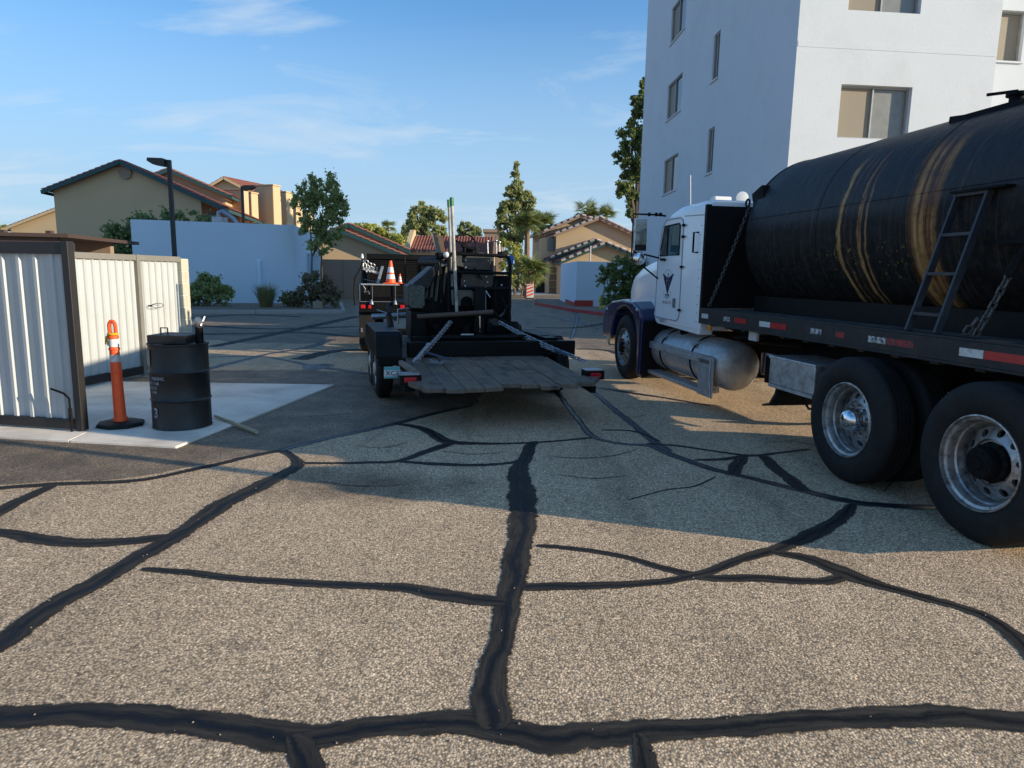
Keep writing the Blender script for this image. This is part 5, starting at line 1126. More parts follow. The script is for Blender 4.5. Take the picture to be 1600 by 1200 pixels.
for x_, z_, w_ in ((.56, .86, .10), (.72, .90, .08), (1.0, .84, .12), (1.36, .88, .09)): m = MB(); m.box(x_, x_ + w_, 2.50, 2.64, z_ - .08, z_ + .06); mp('fitting_block', m, 'black', .012)
m = MB(); m.prism([(.46, .72), (1.42, .72), (1.42, 1.62), (1.30, 1.72), (.86, 1.80), (.66, 1.74), (.50, 1.42), (.46, 1.2)], lambda a, b, t: Vector((a, 2.85 + 1.25 * t, b))); body = mp('kettle_body', m, 'black', .02)
m = MB(); m.prism([(.28, 1.49), (.31, 1.52), (.69, 1.84), (.72, 1.80), (.52, 1.42), (.30, 1.44)], lambda a, b, t: Vector((a, 2.72 + 1.1 * t, b))); mp('sloped_hood', m, 'dusty_black', .015)
m = MB(); m.cyl((.44, 3.1, 1.83), (.72, 2.75, 1.83), .07, 16); mp('blanket_roll', m, 'dusty_black', 0, True)
m = MB(); m.prism([(.215, 1.20), (.26, 1.15), (.40, 1.15), (.445, 1.20), (.445, 1.44), (.42, 1.475), (.24, 1.475), (.215, 1.45)], lambda a, b, t: Vector((a, 2.55 + .02 * t, b))); mp('end_panel', m, 'cover', .006)
m = MB(); m.prism([(.205, 1.18), (.25, 1.14), (.41, 1.14), (.455, 1.18), (.455, 1.45), (.43, 1.49), (.23, 1.49), (.205, 1.46)], lambda a, b, t: Vector((a, 2.575 + 1.0 * t, b))); mp('heat_box', m, 'dusty_black', .01)
for a in (.47, .54, .61, .70):
    m = MB(); dx = (a - .47) * .9; m.prism([(a, 1.28 - dx * .3), (a + .045, 1.28 - dx * .3), (a + .075 + dx * .2, 1.72 + dx * .25), (a + .04 + dx * .2, 1.70 + dx * .25)], lambda p, q, t: Vector((p, 2.80 + .04 * t, q))); mp('side_rib', m, 'cover', .006)
m = MB(); m.box(1.04, 1.44, 2.70, 2.73, 1.72, 1.895); m.box(1.0, 1.5, 2.74, 2.78, 1.42, 1.70); pl_ = mp('control_panel', m, 'black_gloss', .006)
m = MB()
for x, z in ((1.07, 1.86), (1.41, 1.86), (1.07, 1.75), (1.38, 1.62), (1.05, 1.55), (1.40, 1.54), (1.06, 1.48), (1.38, 1.46), (1.62, 1.50), (1.52, 1.82)): m.sphere((x, 2.695, z), .013, 8, 6)
mp('bolt', m, 'white_plain', 0, False, pl_)
# pipe cage
m = MB(); Y_ = 2.55; m.tube([(.80, Y_, .72), (.80, Y_, 1.92), (.84, Y_, 1.945), (1.62, Y_, 1.93), (1.69, Y_, 1.90), (1.715, Y_, 1.82), (1.71, Y_, .90)], .026, 10); mp('cage_hoop', m, 'black', 0, True)
for z in (1.68, 1.45): m = MB(); m.cyl((.80, Y_ - .02, z), (1.71, Y_ - .02, z - .005), .024, 10); mp('cage_bar', m, 'black', 0, True)
m = MB(); m.tube([(.90, Y_ + .02, .75), (.90, Y_ + .02, 1.9)], .012, 8); m.tube([(.66, Y_, 1.78), (.70, Y_, 1.2), (.71, Y_, 1.05)], .012, 8); m.tube([(.69, Y_ + .1, 1.75), (.74, Y_ + .1, 1.15)], .010, 8); mp('upright_rod', m, 'black_flat', 0, True)
m = MB(); m.box(1.16, 1.32, 2.42, 2.52, .74, 1.47); m.cyl((1.24, 2.40, .66), (1.24, 2.40, .82), .05, 12); mp('jack_post', m, 'black', .012)
m = MB(); m.cyl((1.24, 2.40, .80), (1.24, 2.40, 1.05), .017, 12); mp('jack_rod', m, 'chrome', 0, True)
m = MB(); m.tube([(1.34, 2.5, 1.06), (1.335, 2.5, 1.40), (1.345, 2.48, 1.41)], .014, 8); m.tube([(1.345, 2.48, 1.40), (1.40, 2.45, 1.32)], .012, 8); mp('lever', m, 'steel', 0, True)
m = MB(); m.prism([(.93, 1.18), (1.19, 1.18), (1.19, 1.38), (1.15, 1.42), (.93, 1.42)], lambda a, b, t: Vector((a, 2.62 + .25 * t, b))); eng = mp('engine_cover', m, 'engine', .02); m = MB(); m.lathe([(0, 0), (.085, 0), (.09, .03)], (1.07, 2.615, 1.24), (0, -1, 0), 20); m.torus((1.07, 2.585, 1.24), (0, 1, 0), .05, .012, 16, 6); mp('recoil_starter', m, 'black_flat', 0, True, eng)
m = MB(); m.tube([(.32, 2.38, 1.035), (1.42, 2.32, 1.115)], .036, 12); mp('tow_bar', m, 'rust', 0, True); m = MB(); m.tube([(1.42, 2.32, 1.115), (1.55, 2.30, 1.0), (1.78, 2.3, .86)], .022, 8); mp('hose', m, 'black_flat', 0, True)
m = MB(); m.prism([(1.44, 1.06), (1.72, 1.06), (1.785, 1.12), (1.785, 1.42), (1.73, 1.475), (1.44, 1.475)], lambda a, b, t: Vector((a, 2.7 + .7 * t, b))); mp('fuel_cell', m, 'black_flat', .04)
m = MB(); m.box(1.36, 1.60, 2.66, 3.1, .88, 1.0); m.tube([(1.55, 2.6, 1.0), (1.66, 2.6, 1.1), (1.7, 2.6, 1.2)], .03, 8); mp('pump', m, 'dark_steel', .01)
small = small_wheel(MCH, 1.93, 2.75, 1, .19, .20, .09); small.location.z = .76
m = MB(); m.box(1.55, 1.75, 2.70, 2.80, .70, .80); mp('axle', m, 'black')
# steering wheel and levers at the driver's post
m = MB(); c = Vector((1.06, 2.75, 2.085)); ax = Vector((0, -.95, .32)).normalized(); m.torus(c, ax, .170, .014, 28, 8)
sx_ = Vector((1, 0, 0)); sy_ = ax.cross(sx_)
for t in (.6, 2.7, 4.71): m.cyl(c, c + (sx_ * math.cos(t) + sy_ * math.sin(t)) * .16, .012, 6)
m.lathe([(0, .02), (.045, .015), (.055, -.02), (.04, -.04)], c, ax, 16); m.cyl(c, c + Vector((.02, .2, -.25)), .03, 10); mp('steering_wheel', m, 'black_flat', 0, True)
m = MB(); m.box(1.08, 1.30, 2.85, 3.2, 1.93, 2.06); mp('seat', m, 'black_flat', .04)
for x, zt in ((1.38, 2.16), (1.51, 2.17), (1.56, 2.15)): m = MB(); m.tube([(x + .01, 2.62, 1.92), (x, 2.62, zt - .04)], .010, 6); m.sphere((x, 2.62, zt - .02), .024, 8, 6); mp('control_lever', m, 'steel', 0, True)
m = MB(); m.box(1.34, 1.68, 2.58, 2.70, 1.925, 1.955); m.sphere((1.60, 2.66, 1.95), .09, 12, 8, (1, 1, .6)); mp('lever_base', m, 'black_flat')
m = MB(); m.tube([(.22, 3.4, 1.5), (.215, 3.4, 1.92)], .012, 6); mp('marker_rod', m, 'black_flat', 0, True)
m = MB(); m.sphere((.755, 2.5, 1.925), .045, 14, 10); mp('float_ball', m, 'white_plain', 0, True); m = MB(); m.box(.62, .74, 2.6, 2.8, 1.86, 1.96); mp('coupling', m, 'black_flat', .02)
# boards standing in the machine
def loose(name, label, cat, mb, mat, group=None, smooth=False):
    o = mb.build(name, MAT[mat], None, smooth); o.location = MREF; o.rotation_euler = (0, 0, math.radians(MYAW)); return tag(o, label, cat, group)
m = MB(); m.beam((.59, 2.72, 2.24), (.70, 2.70, 1.86), .07, .03, (0, 1, 0)); loose('wooden_stake', 'greyish wooden stake leaning out of the machine left of the poles', 'stake', m, 'wood')
m = MB(); m.beam((.70, 2.8, 2.20), (.74, 2.78, 1.90), .075, .03, (0, 1, 0)); loose('wooden_stake', 'dark reddish short stake beside the long white poles', 'stake', m, 'rust')
def broom(label, p0, p1, r):
    t = thing('squeegee_pole', label, 'pole', MREF, MYAW, None)
    p0, p1 = Vector(p0), Vector(p1); m = MB(); m.tube([p0, p0.lerp(p1, .93)], r, 10); m.build('shaft', MAT['pole_white'], t, True); m = MB(); m.tube([p0.lerp(p1, .93), p1], r * 1.25, 10); m.build('grip', MAT['green_grip'], t, True)
MAT['pole_white'] = M('dirty_white_pole', (.46, .43, .38), .55, var=.2, scale=6, dirt=(.10, .085, .07), dscale=6, dlo=.42, dhi=.66, damt=.85)
broom('long white pole with a green grip, the thicker and nearer of two', (.905, 2.44, 1.06), (.825, 2.47, 2.73), .024)
broom('long white pole with a dark green grip, thinner and slightly behind', (.87, 2.62, 1.2), (.795, 2.58, 2.71), .018)

# tie-down chains and binder
def tl(v): return TRL.matrix_local @ Vector(v)
bpy.context.view_layer.update()
ch = chain_mb((.12, .55, .60), (.78, 2.2, .98), .02, .085, .0095); o = loose('tie_down_chain', 'steel chain with a binder on the left side of the plank deck', 'chain', ch, 'steel')
m = MB(); m.cyl((.17, .68, .63), (.36, 1.15, .75), .026, 10); m.sphere((.36, 1.15, .75), .035, 8, 6); m.sphere((.17, .68, .63), .033, 8, 6); b_ = m.build('binder', MAT['steel'], o, True); m = MB(); m.beam((.27, .92, .70), (.62, .85, .60), .03, .022); MAT['blue_steel'] = M('blue_binder_handle', (.05, .075, .13), .5, .3); m.build('binder_handle', MAT['blue_steel'], o)
ch = chain_mb((1.50, 2.25, .97), (2.16, 1.05, .64), .015, .085, .0095); chain_mb((1.53, 2.25, .96), (2.22, .95, .62), .05, .085, .0095, ch); chain_mb((2.16, 1.05, .64), (2.3, .7, .585), .0, .085, .0095, ch)
o = loose('tie_down_chain', 'doubled steel chain tied down at the right corner of the plank deck', 'chain', ch, 'steel')
m = MB(); m.cyl((2.05, 1.22, .68), (2.2, .95, .62), .024, 10); m.build('binder', MAT['blue_steel'], o, True)
chain_mb((.34, .85, .60), (.52, .75, .585), .02, .05, .007).build('slack', MAT['steel'], o)

# ------------------------------------------------------------------ flatbed truck that tows the trailer
FLT = thing('flatbed_truck', 'black flatbed truck with a headache rack ahead of the trailer', 'truck', (-2.95, 13.2, 0), 13.5)
m = MB(); m.box(0, 2.2, 0, 3.4, 1.02, 1.10); fb = m.build('bed', MAT['black'], FLT, bevel=.01)
m = MB(); m.box(-.02, 2.22, -.03, 0, .90, 1.09); m.build('rear_sill', MAT['black'], FLT)
m = MB(); m.tube([(-.10, .0, 1.02), (-.11, .0, 1.32), (-.09, .0, 1.55), (.03, .02, 1.75), (.06, .03, 1.92)], .022, 8); m.build('side_pole', MAT['black'], FLT, True)
for x in (0, 2.16): m = MB(); m.box(x, x + .04, .02, 3.4, 1.10, 1.40); m.build('side_board', MAT['black'], FLT)
# rear rack box: slats and bright edge lines
m = MB(); m.box(.0, .66, .03, .05, 1.10, 1.42); m.build('tailgate', MAT['black_flat'], FLT)
for k in range(6): m = MB(); m.box(.02, .22, .0, .03, 1.12 + k * .02, 1.132 + k * .02); m.build('slat', MAT['black'], FLT)
for k in range(4): m = MB(); m.box(.26, .60, .0, .03, 1.12 + k * .022, 1.132 + k * .022); m.build('slat', MAT['black'], FLT)
m = MB(); m.box(-.01, .68, -.02, .0, 1.095, 1.106); m.box(.225, .235, -.02, 0, 1.1, 1.42); m.box(-.012, -.002, -.02, 0, 1.1, 1.42); m.box(.665, .675, -.02, 0, 1.1, 1.42); m.build('edge_trim', MAT['steel'], FLT)
m = MB(); m.box(.02, .75, .0, .7, 1.415, 1.435); m.build('tray', MAT['alu_dull'], FLT)
m = MB(); m.tube([(.06, -.03, 1.40), (.10, -.04, 1.34), (.08, -.04, 1.28), (.16, -.04, 1.30), (.17, -.04, 1.24)], .010, 6); m.build('hook', MAT['steel'], FLT, True)
for x in (.21, .66): m = MB(); m.lathe([(.045, 0), (.03, .04), (.018, .08), (.0, .1)], (x, -.05, 1.05), (0, 0, 1), 10); m.build('pintle', MAT['steel'], FLT, True)
for x, w_ in ((.0, .09), (.14, .06), (.75, .09), (1.95, .09), (2.09, .06)): m = MB(); m.box(x, x + w_, -.055, -.03, .965, 1.04); m.build('tail_light', MAT['red_lens'], FLT, bevel=.012)
for x in (-.03, 1.9): m = MB(); m.box(x, x + .30, .10, .115, .26, .92); m.build('mud_flap', MAT['rubber'], FLT)
m = MB(); m.box(.0, .04, .085, .095, .50, .58); m.build('flap_plate', MAT['steel'], FLT)
for y in (1.3,):
    for x, s_ in ((.0, -1), (2.2, 1), (.27, -1), (1.93, 1)): small_wheel(FLT, x, y, s_, .40, .22, .21)
for x, s_ in ((.05, -1), (2.15, 1)): small_wheel(FLT, x, 5.2, s_, .40, .22, .21)
m = MB()
for x in (.65, 1.45): m.box(x, x + .08, .1, 6.2, .72, .95)
m.box(.9, 1.3, -.05, .1, .5, .7); m.cyl((.3, 1.3, .4), (1.9, 1.3, .4), .07, 8); m.build('chassis', MAT['black_flat'], FLT)
# headache rack
m = MB(); m.box(.22, 2.16, 3.30, 3.38, 1.98, 2.10); m.box(.22, .28, 3.30, 3.38, 1.1, 2.0); m.box(2.1, 2.16, 3.30, 3.38, 1.1, 2.0); m.box(.8, .86, 3.30, 3.38, 1.1, 2.0); m.box(1.5, 1.56, 3.30, 3.38, 1.1, 2.0); hr = m.build('headache_rack', MAT['black'], FLT)
m = MB(); m.box(.28, 2.10, 3.36, 3.375, 1.1, 1.98); m.build('mesh_backing', MAT['black_flat'], hr)
for k in range(15): m = MB(); z = 1.18 + k * .053; m.box(.28, 2.10, 3.33, 3.345, z, z + .02); m.build('louver', MAT['black_flat'], hr)
m = MB(); m.beam((.35, .4, 1.44), (.47, .9, 1.78), .05, .02); m.build('aluminium_strip', MAT['alu_dull'], FLT)
m = MB(); m.tube([(.1, 3.3, 1.3), (.12, 2.0, 1.5), (.35, .6, 1.46)], .015, 6); m.build('rack_brace', MAT['black'], FLT)
# low cab of the flatbed in front of the rack
m = MB(); m.prism([(3.55, .55), (3.55, 1.85), (3.75, 1.95), (4.6, 1.95), (5.05, 1.42), (6.3, 1.30), (6.45, 1.1), (6.45, .5)], lambda a, b, t: Vector((.1 + 2.0 * t, a, b))); fc_ = m.build('cab', MAT['black'], FLT, bevel=.05)
m = MB(); m.box(.35, 1.85, 3.535, 3.549, 1.42, 1.8); m.build('rear_window', MAT['glass_dark'], fc_); m = MB(); m.prism([(3.8, 1.40), (3.8, 1.82), (4.5, 1.82), (4.82, 1.42)], lambda a, b, t: Vector((.088 + .01 * t, a, b))); m.build('side_window', MAT['glass_dark'], fc_)
# tools hung on the rack pole
def at_flt(p): return FLT.matrix_local @ Vector(p)
bpy.context.view_layer.update()
def floose(name, label, cat, mb, mat, group=None, smooth=False):
    o = mb.build(name, MAT[mat], None, smooth); o.location = FLT.location; o.rotation_euler = FLT.rotation_euler; return tag(o, label, cat, group)
m = MB(); m.tube([(.06, .05, 1.70), (.055, .05, 1.80)], .012, 8); m.lathe([(.0, 0), (.03, .0), (.026, .10), (.016, .14), (0, .15)], (.05, .05, 1.86), (0, 0, 1), 12); m.lathe([(.025, 0), (.03, .06), (.0, .07)], (.055, .05, 1.77), (0, 0, 1), 10); floose('spray_wand', 'pale spray gun hung at the top left of the flatbed rack', 'spray gun', m, 'white_plain', None, True)
for i, (x, zt, lb) in enumerate(((.13, 1.90, 'grey hand tool hung next to the pale spray gun'), (.19, 1.86, 'grey hand tool hung in the middle of the rack hooks'), (.26, 1.84, 'short dark hand tool hung nearest the rack top rail'))):
    m = MB(); m.tube([(x, .1 + i * .1, 1.66), (x - .005, .1 + i * .1, zt - .08)], .014, 8); m.torus((x, .1 + i * .1, zt - .05), (0, 1, .2), .035, .010, 12, 6); m.beam((x - .02, .1 + i*.1, 1.68), (x + .03, .1 + i*.1, 1.75), .03, .03); floose('hand_tool', lb, 'hand tool', m, 'steel', 'hand tools hung on the flatbed rack', True)
m = MB(); m.beam((.04, .02, 1.74), (.38, .5, 1.64), .03, .05); 
for k in range(5): m.cyl((.06 + k*.07, .03 + k*.1, 1.70), (.06 + k*.07, -.0 + k*.1, 1.76), .012, 6)
r_ = m.build('tool_hanger', MAT['steel'], FLT)

# traffic cones
def cone(label, loc, h=.46, yaw=0, tilt=(0, 0)):
    t = thing('traffic_cone', label, 'traffic cone', loc, yaw, 'traffic cones on the flatbed'); t.rotation_euler = (tilt[0], tilt[1], yaw); s_ = h / .46
    m = MB(); m.box(-.13*s_, .13*s_, -.13*s_, .13*s_, 0, .025*s_); m.build('base', MAT['orange'], t, bevel=.01)
    rr_ = lambda z: (.105 - (.105 - .026) * z / .46)
    zs = (.025, .10, .19, .225, .33, .455); mt = ('orange', 'white_plain', 'orange', 'white_plain', 'orange')
    for a, b, k in zip(zs[:-1], zs[1:], mt):
        m = MB(); pr = [(rr_(a)*s_, a*s_), (rr_(b)*s_, b*s_)] + ([(0, b*s_)] if b > .45 else []); m.lathe(pr, (0,0,0), (0,0,1), 20); m.build('body' if k == 'orange' else 'reflective_band', MAT[k], t, True)
    return t
cone('tall orange and white traffic cone standing upright on the flatbed tray', at_flt((.60, .30, 1.436)))
cone('small orange cone partly hidden behind the heat box', at_flt((.80, .55, 1.44)), .20)
m = MB(); m.box(.36, .46, .06, .2, 1.23, 1.29); o = floose('parts_box', 'small cream box lying on the shelf under the tall cone', 'box', m, 'block')
m = MB(); m.lathe([(.11, 0), (.07, .04), (.02, .2), (0, .2)], (.55, .10, 1.24), (.2, .95, .1), 14); floose('traffic_cone', 'orange cone lying on its side on the shelf below the tray', 'traffic cone', m, 'orange', 'traffic cones on the flatbed', True)
# ------------------------------------------------------------------ bin enclosure: near gate leaf, fence bays, block pier
def corrugated(mb, P, d, n, length, z0, z1, per=.19, dep=.028):
    P = Vector(P); prof = []; k = int(length / per) + 1
    for i in range(k):
        for a, h in ((0, 0), (.50, 0), (.56, .25), (.62, 1), (.80, 1), (.86, .25), (.92, 0)): 
            x = (i + a) * per
            if x <= length: prof.append((x, h * dep))
        x = (i + .25) * per
        if x <= length: prof.append((x - .012, 0)); prof.append((x, dep * .22)); prof.append((x + .012, 0))
    prof = sorted(set(prof)); prof = [(a, b) for a, b in prof if a <= length] + [(length, 0)]
    b = len(mb.v)
    for a, h in prof:
        p = P + d * a + n * h; mb.v.append((p.x, p.y, z0)); mb.v.append((p.x, p.y, z1))
    for i in range(len(prof) - 1): mb.f.append((b + 2*i, b + 2*i + 2, b + 2*i + 3, b + 2*i + 1)); mb.m.append(0)
gate = thing('corrugated_gate', 'near gate leaf of white corrugated metal in a dark brown frame', 'gate')
ge = Vector((-4.33, 6.725, 0)); gd_ = Vector((-.985, .171, 0)).normalized(); gn = Vector((gd_.y, -gd_.x, 0));  gn = gn if gn.y < 0 else -gn
GL = 2.4; U = Vector((0, 0, 1))
m = MB(); corrugated(m, ge + gd_ * .05, gd_, gn, GL - .1, .10, 1.80); m.build('panel', MAT['sheet'], gate)
for a, b, w_, nm in ((ge + U*.03, ge + U*1.90, .085, 'frame_post'), (ge + gd_*GL + U*.03, ge + gd_*GL + U*1.9, .085, 'frame_post'), (ge + gd_*.045 + U*1.835, ge + gd_*(GL-.045) + U*1.835, .115, 'top_rail'), (ge + gd_*.045 + U*.09, ge + gd_*(GL-.045) + U*.09, .10, 'bottom_rail')):
    m = MB(); m.beam(a + gn*.012, b + gn*.012, .075 if 'post' in nm else .065, w_ if 'rail' in nm else .085, U if 'rail' in nm else gn); m.build(nm, MAT['frame_grey'], gate, bevel=.004)
m = MB(); q = ge + gn*.07 + gd_*.07; m.tube([q + U*.45 + gd_*.20, q + U*.41 + gd_*.06, q + U*.36, q + U*.04, q - U*.01], .011, 8); m.cyl(q + U*.12, q + U*.26, .018, 8); m.build('drop_rod', MAT['black_flat'], gate, True)

fen = thing('corrugated_fence', 'sunlit white corrugated fence bays behind the orange post', 'fence')
fs = Vector((-6.02, 8.55, 0)); fe_ = Vector((-5.62, 11.55, 0)); fd = (fe_ - fs).normalized(); fn_ = Vector((fd.y, -fd.x, 0)); FLn = (fe_ - fs).length
sp_ = (Vector((-5.76, 10.5, 0)) - fs).length
for a, b in ((.02, sp_ - .03), (sp_ + .03, FLn - .03)):
    m = MB(); corrugated(m, fs + fd*a, fd, fn_, b - a, .16, 1.78, .155, .026); m.build('panel', MAT['sheet'], fen)
for t in (0, sp_):
    m = MB(); p = fs + fd*t + fn_*.02; m.beam(p + U*.0, p + U*1.86, .08, .08, fd); m.build('post', MAT['frame_pale'], fen, bevel=.004)
for a, b in ((.04, sp_ - .04), (sp_ + .04, FLn)):
    m = MB(); m.beam(fs + fd*a + fn_*.02 + U*1.815, fs + fd*b + fn_*.02 + U*1.815, .06, .085); m.build('top_rail', MAT['frame_pale'], fen, bevel=.004)
    m = MB(); m.beam(fs + fd*a + fn_*.02 + U*.10, fs + fd*b + fn_*.02 + U*.10, .06, .12); m.build('bottom_rail', MAT['frame_grey'], fen, bevel=.004)
m = MB(); p = fs + fd*(sp_ + .18) + fn_*.04 + U*1.08; m.cyl(p, p + fn_*.06, .012, 8); pts = [p + fn_*.06 + fd*(.14 - .14*math.cos(t)) + U*(.035*math.sin(t)) for t in [2*PI*k/14 for k in range(14)]]; m.tube(pts, .0045, 5, True); m.build('wire_loop', MAT['black_flat'], fen)
pier = thing('block_pier', 'cream concrete block pier ending the corrugated fence', 'pier')
pp = fe_ + fd * .12
for k in range(9):
    z0_ = k * .203; L2 = 2 if k % 2 else 1
    for j in range(L2):
        m = MB(); a0_ = -.10 + (.2 / L2) * j; a1_ = -.10 + (.2 / L2) * (j + 1)
        wbox(m, pp, fd, fn_, a0_ + (.003 if j else 0), a1_ - (.003 if j == 0 and L2 > 1 else 0), z0_ + .004, z0_ + .197, -.30, .045); m.build('block', MAT['block'], pier, bevel=.005)
m = MB(); wbox(m, pp, fd, fn_, -.092, .092, 0, 1.826, -.29, .037); m.build('mortar', MAT['concrete'], pier)
m = MB()
fb_ = fs - fd * .02
wbox(m, pp + Vector((-.14, 0, 0)), Vector((-1, .07, 0)).normalized(), Vector((.07, 1, 0)).normalized(), .2, 3.4, 0, 1.83, -.09, .09); m.build('return_wall', MAT['block'], pier)

# ------------------------------------------------------------------ orange delineator post
dl_ = thing('delineator_post', 'leaning orange delineator post with two white bands beside the gate', 'delineator', (G(189, 668).x, 6.98, .024))
m = MB(); m.lathe([(0, 0), (.225, 0), (.235, .012), (.225, .035), (.20, .042), (.09, .05), (0, .05)], (0,0,0), (0,0,1), 8); m.build('base', MAT['rubber'], dl_, bevel=.004)
top = Vector((-.012, 0, .957)); axd = (top - Vector((0, 0, .05))).normalized(); o0 = Vector((0, 0, .05)); TL = (top - o0).length
def seg(name, mat, h0, h1, r0, r1):
    m = MB(); m.lathe([(r0, h0), (r1, h1)], o0, axd, 24); return m.build(name, MAT[mat], dl_, True)
rad = lambda h: .059 - .015 * h / TL
m = MB(); m.lathe([(.068, -.005), (.070, .03), (.064, .045), (rad(.05), .05), (rad(.5), .5), (rad(.5) + .006, .505), (rad(.5) + .006, .515), (rad(.52), .52), (rad(.62), .62), (rad(.62) - .001, .63), (rad(.69) - .001, .69), (rad(.70), .70), (rad(.74), .74), (rad(.74) + .006, .745), (rad(.76) + .006, .765), (rad(.77), .77), (rad(.78), .78), (rad(.86), .86), (rad(.86) + .008, .865), (rad(.87) + .008, .89), (.035, .905), (0, .91)], o0, axd, 24); m.build('post', MAT['orange'], dl_, True)
seg('reflective_band', 'white_tape', .622, .698, rad(.622) + .0015, rad(.698) + .0015); seg('reflective_band', 'white_plain', .778, .858, rad(.778) + .0015, rad(.858) + .0015)
m = MB(); hp = o0 + axd * .89; sx2 = Vector((1, 0, 0)); pts = [hp + sx2*(.032*math.cos(t)) + axd*(.10 + .05*math.sin(t)) for t in [PI*k/8 for k in range(9)]]; m.tube([hp + sx2*.032] + pts + [hp - sx2*.032], .019, 8); m.build('handle', MAT['orange'], dl_, True)
m = MB(); m.torus(hp + axd*.02, axd, .045, .012, 14, 6); m.tube([hp - sx2*.04 + axd*.01, hp - sx2*.075 - axd*.01, hp - sx2*.085 - axd*.09], .008, 5); m.tube([hp - sx2*.05 - Vector((0,.03,0)), hp - sx2*.06 - axd*.10], .008, 5); m.build('tape_scrap', MAT['yellow'], dl_, True)

# ------------------------------------------------------------------ black steel drum
dr = thing('steel_drum', 'dented black steel drum with white lettering and a box lid', 'drum', (-3.475, 7.04, .024))
pf = [(0, 0), (.283, 0), (.292, .006), (.286, .018), (.284, .28), (.290, .288), (.296, .298), (.290, .308), (.285, .318), (.286, .57), (.291, .578), (.297, .588), (.291, .598), (.286, .608), (.285, .855), (.294, .862), (.294, .876), (.285, .88), (.280, .872), (.278, .855), (0, .855)]
m = MB(); m.lathe(pf, (0,0,0), (0,0,1), 48)
for i, v in enumerate(m.v):
    a = math.atan2(v[1], v[0]); k = 1 - .012 * math.exp(-((a + 1.1) / .35) ** 2 - ((v[2] - .5) / .12) ** 2) + .006 * math.sin(3 * a + 4 * v[2]) * (0.02 < v[2] < .85)
    m.v[i] = (v[0] * k, v[1] * k, v[2])
MAT['drum'] = M('drum_paint', (.007, .007, .0075), .45, var=.3, scale=3, dirt=(.055, .038, .028), dscale=3.5, dlo=.48, dhi=.8, damt=.5, bmp=.2, bscale=25)
m.build('body', MAT['drum'], dr, True)
m = MB(); m.box(-.22, .17, -.19, .20, .876, .965); m.build('lid', MAT['dusty_black'], dr, bevel=.006); m = MB(); m.tube([(-.145, -.05, .965), (-.145, -.05, 1.03), (-.075, -.05, 1.03), (-.075, -.05, .965)], .008, 6); m.build('lid_handle', MAT['black_flat'], dr)
m = MB(); m.tube([(.235, -.02, .86), (.235, -.02, 1.0), (.24, -.03, 1.06)], .040, 14); m.build('pipe', MAT['black'], dr, True); m = MB(); m.lathe([(0, -.03), (.045, -.03), (.05, -.015), (.05, .03), (.044, .045), (0, .045)], (.245, -.04, 1.085), (.45, -.3, .85), 14); m.cyl((.28, -.08, 1.06), (.30, -.02, 1.15), .010, 6); m.build('pipe_cap', MAT['steel'], dr, True)
m = MB()
for k in range(8):
    a0 = math.radians(198 + k * 4.2); a1 = math.radians(198 + (k + 1) * 4.2)
    m.quad(*[(.2935 * math.cos(a), .2935 * math.sin(a), z) for a, z in ((a0, .66), (a1, .66), (a1, .82), (a0, .82))])
MAT['paper'] = M('yellowed_label', (.30, .27, .19), .8, var=.2, scale=20); m.build('paper_label', MAT['paper'], dr, recalc=False)
def onDrum(a_deg, z, r=.2925): return lambda x, y: ((r) * math.cos(math.radians(a_deg) + x / r), r * math.sin(math.radians(a_deg) + x / r), z + y)
tm = MB()
for t, a, z, s_ in (('RIES INC.', 268, .520, .043), ('ER TAR', 254, .470, .041), ('SOLID', 250, .422, .041), ('0106', 248, .378, .038)): text_mb(t, s_, onDrum(a, z), mb=tm, bold=.0015, align='RIGHT')
text_mb('3', .14, onDrum(248, .13), mb=tm, bold=.004, align='RIGHT')
MAT['stencil'] = M('stencil_white', (.34, .38, .44), .6, var=.2, scale=30, dirt=(.02, .02, .02), dscale=45, dlo=.42, dhi=.62, damt=.85); tm.build('lettering', MAT['stencil'], dr, recalc=False)

# ------------------------------------------------------------------ broom handle on the ground
m = MB(); a, b = G(336, 656), G(402, 679); m.tube([(a.x, a.y, .045), (b.x, b.y, .024)], [.014, .020], 10); tag(m.build('wooden_stick', MAT['pole_wood'], None, True), 'pale wooden stick lying from the drum onto the dark asphalt', 'stick')

# ------------------------------------------------------------------ lamp posts, signs, hydrant, barricade, carport
def lamp(label, x0, y0, x1, y1, Y, head_dx, mat, hr=.55):
    tp = at(x1, y1, Y); t = thing('lamp_post', label, 'lamp post', (tp.x, Y, 0), 0, 'parking lot lamp posts')
    m = MB(); m.box(-.075, .075, -.075, .075, 0.05, tp.z); m.build('pole', MAT[mat], t, bevel=.01); m = MB(); m.cyl((0, 0, 0), (0, 0, .55), .26, 20); m.build('base', MAT['kerb'], t, True)
    s_ = 1 if head_dx > 0 else -1
    m = MB(); m.box(*sorted((s_*.02, s_*.35)), -.05, .05, tp.z - .16, tp.z - .08); m.build('arm', MAT[mat], t)
    m = MB(); m.prism([(s_*.12, tp.z - .28), (s_*.10, tp.z + .02), (s_*.2, tp.z + .05), (s_*(hr + .25), tp.z + .06), (s_*(hr + .28), tp.z - .06), (s_*(hr + .05), tp.z - .2)], lambda a, b, q: Vector((a, -.2 + .4*q, b))); m.build('lamp_head', MAT[mat], t, bevel=.015)
lamp('dark shoebox lamp post in front of the blue building', 268, 398, 264, 250, 28.9, -1, 'frame_grey')
lamp('brown lamp post rising between the stucco towers', 378, 350, 378, 291, 44, 1, 'brown_metal')
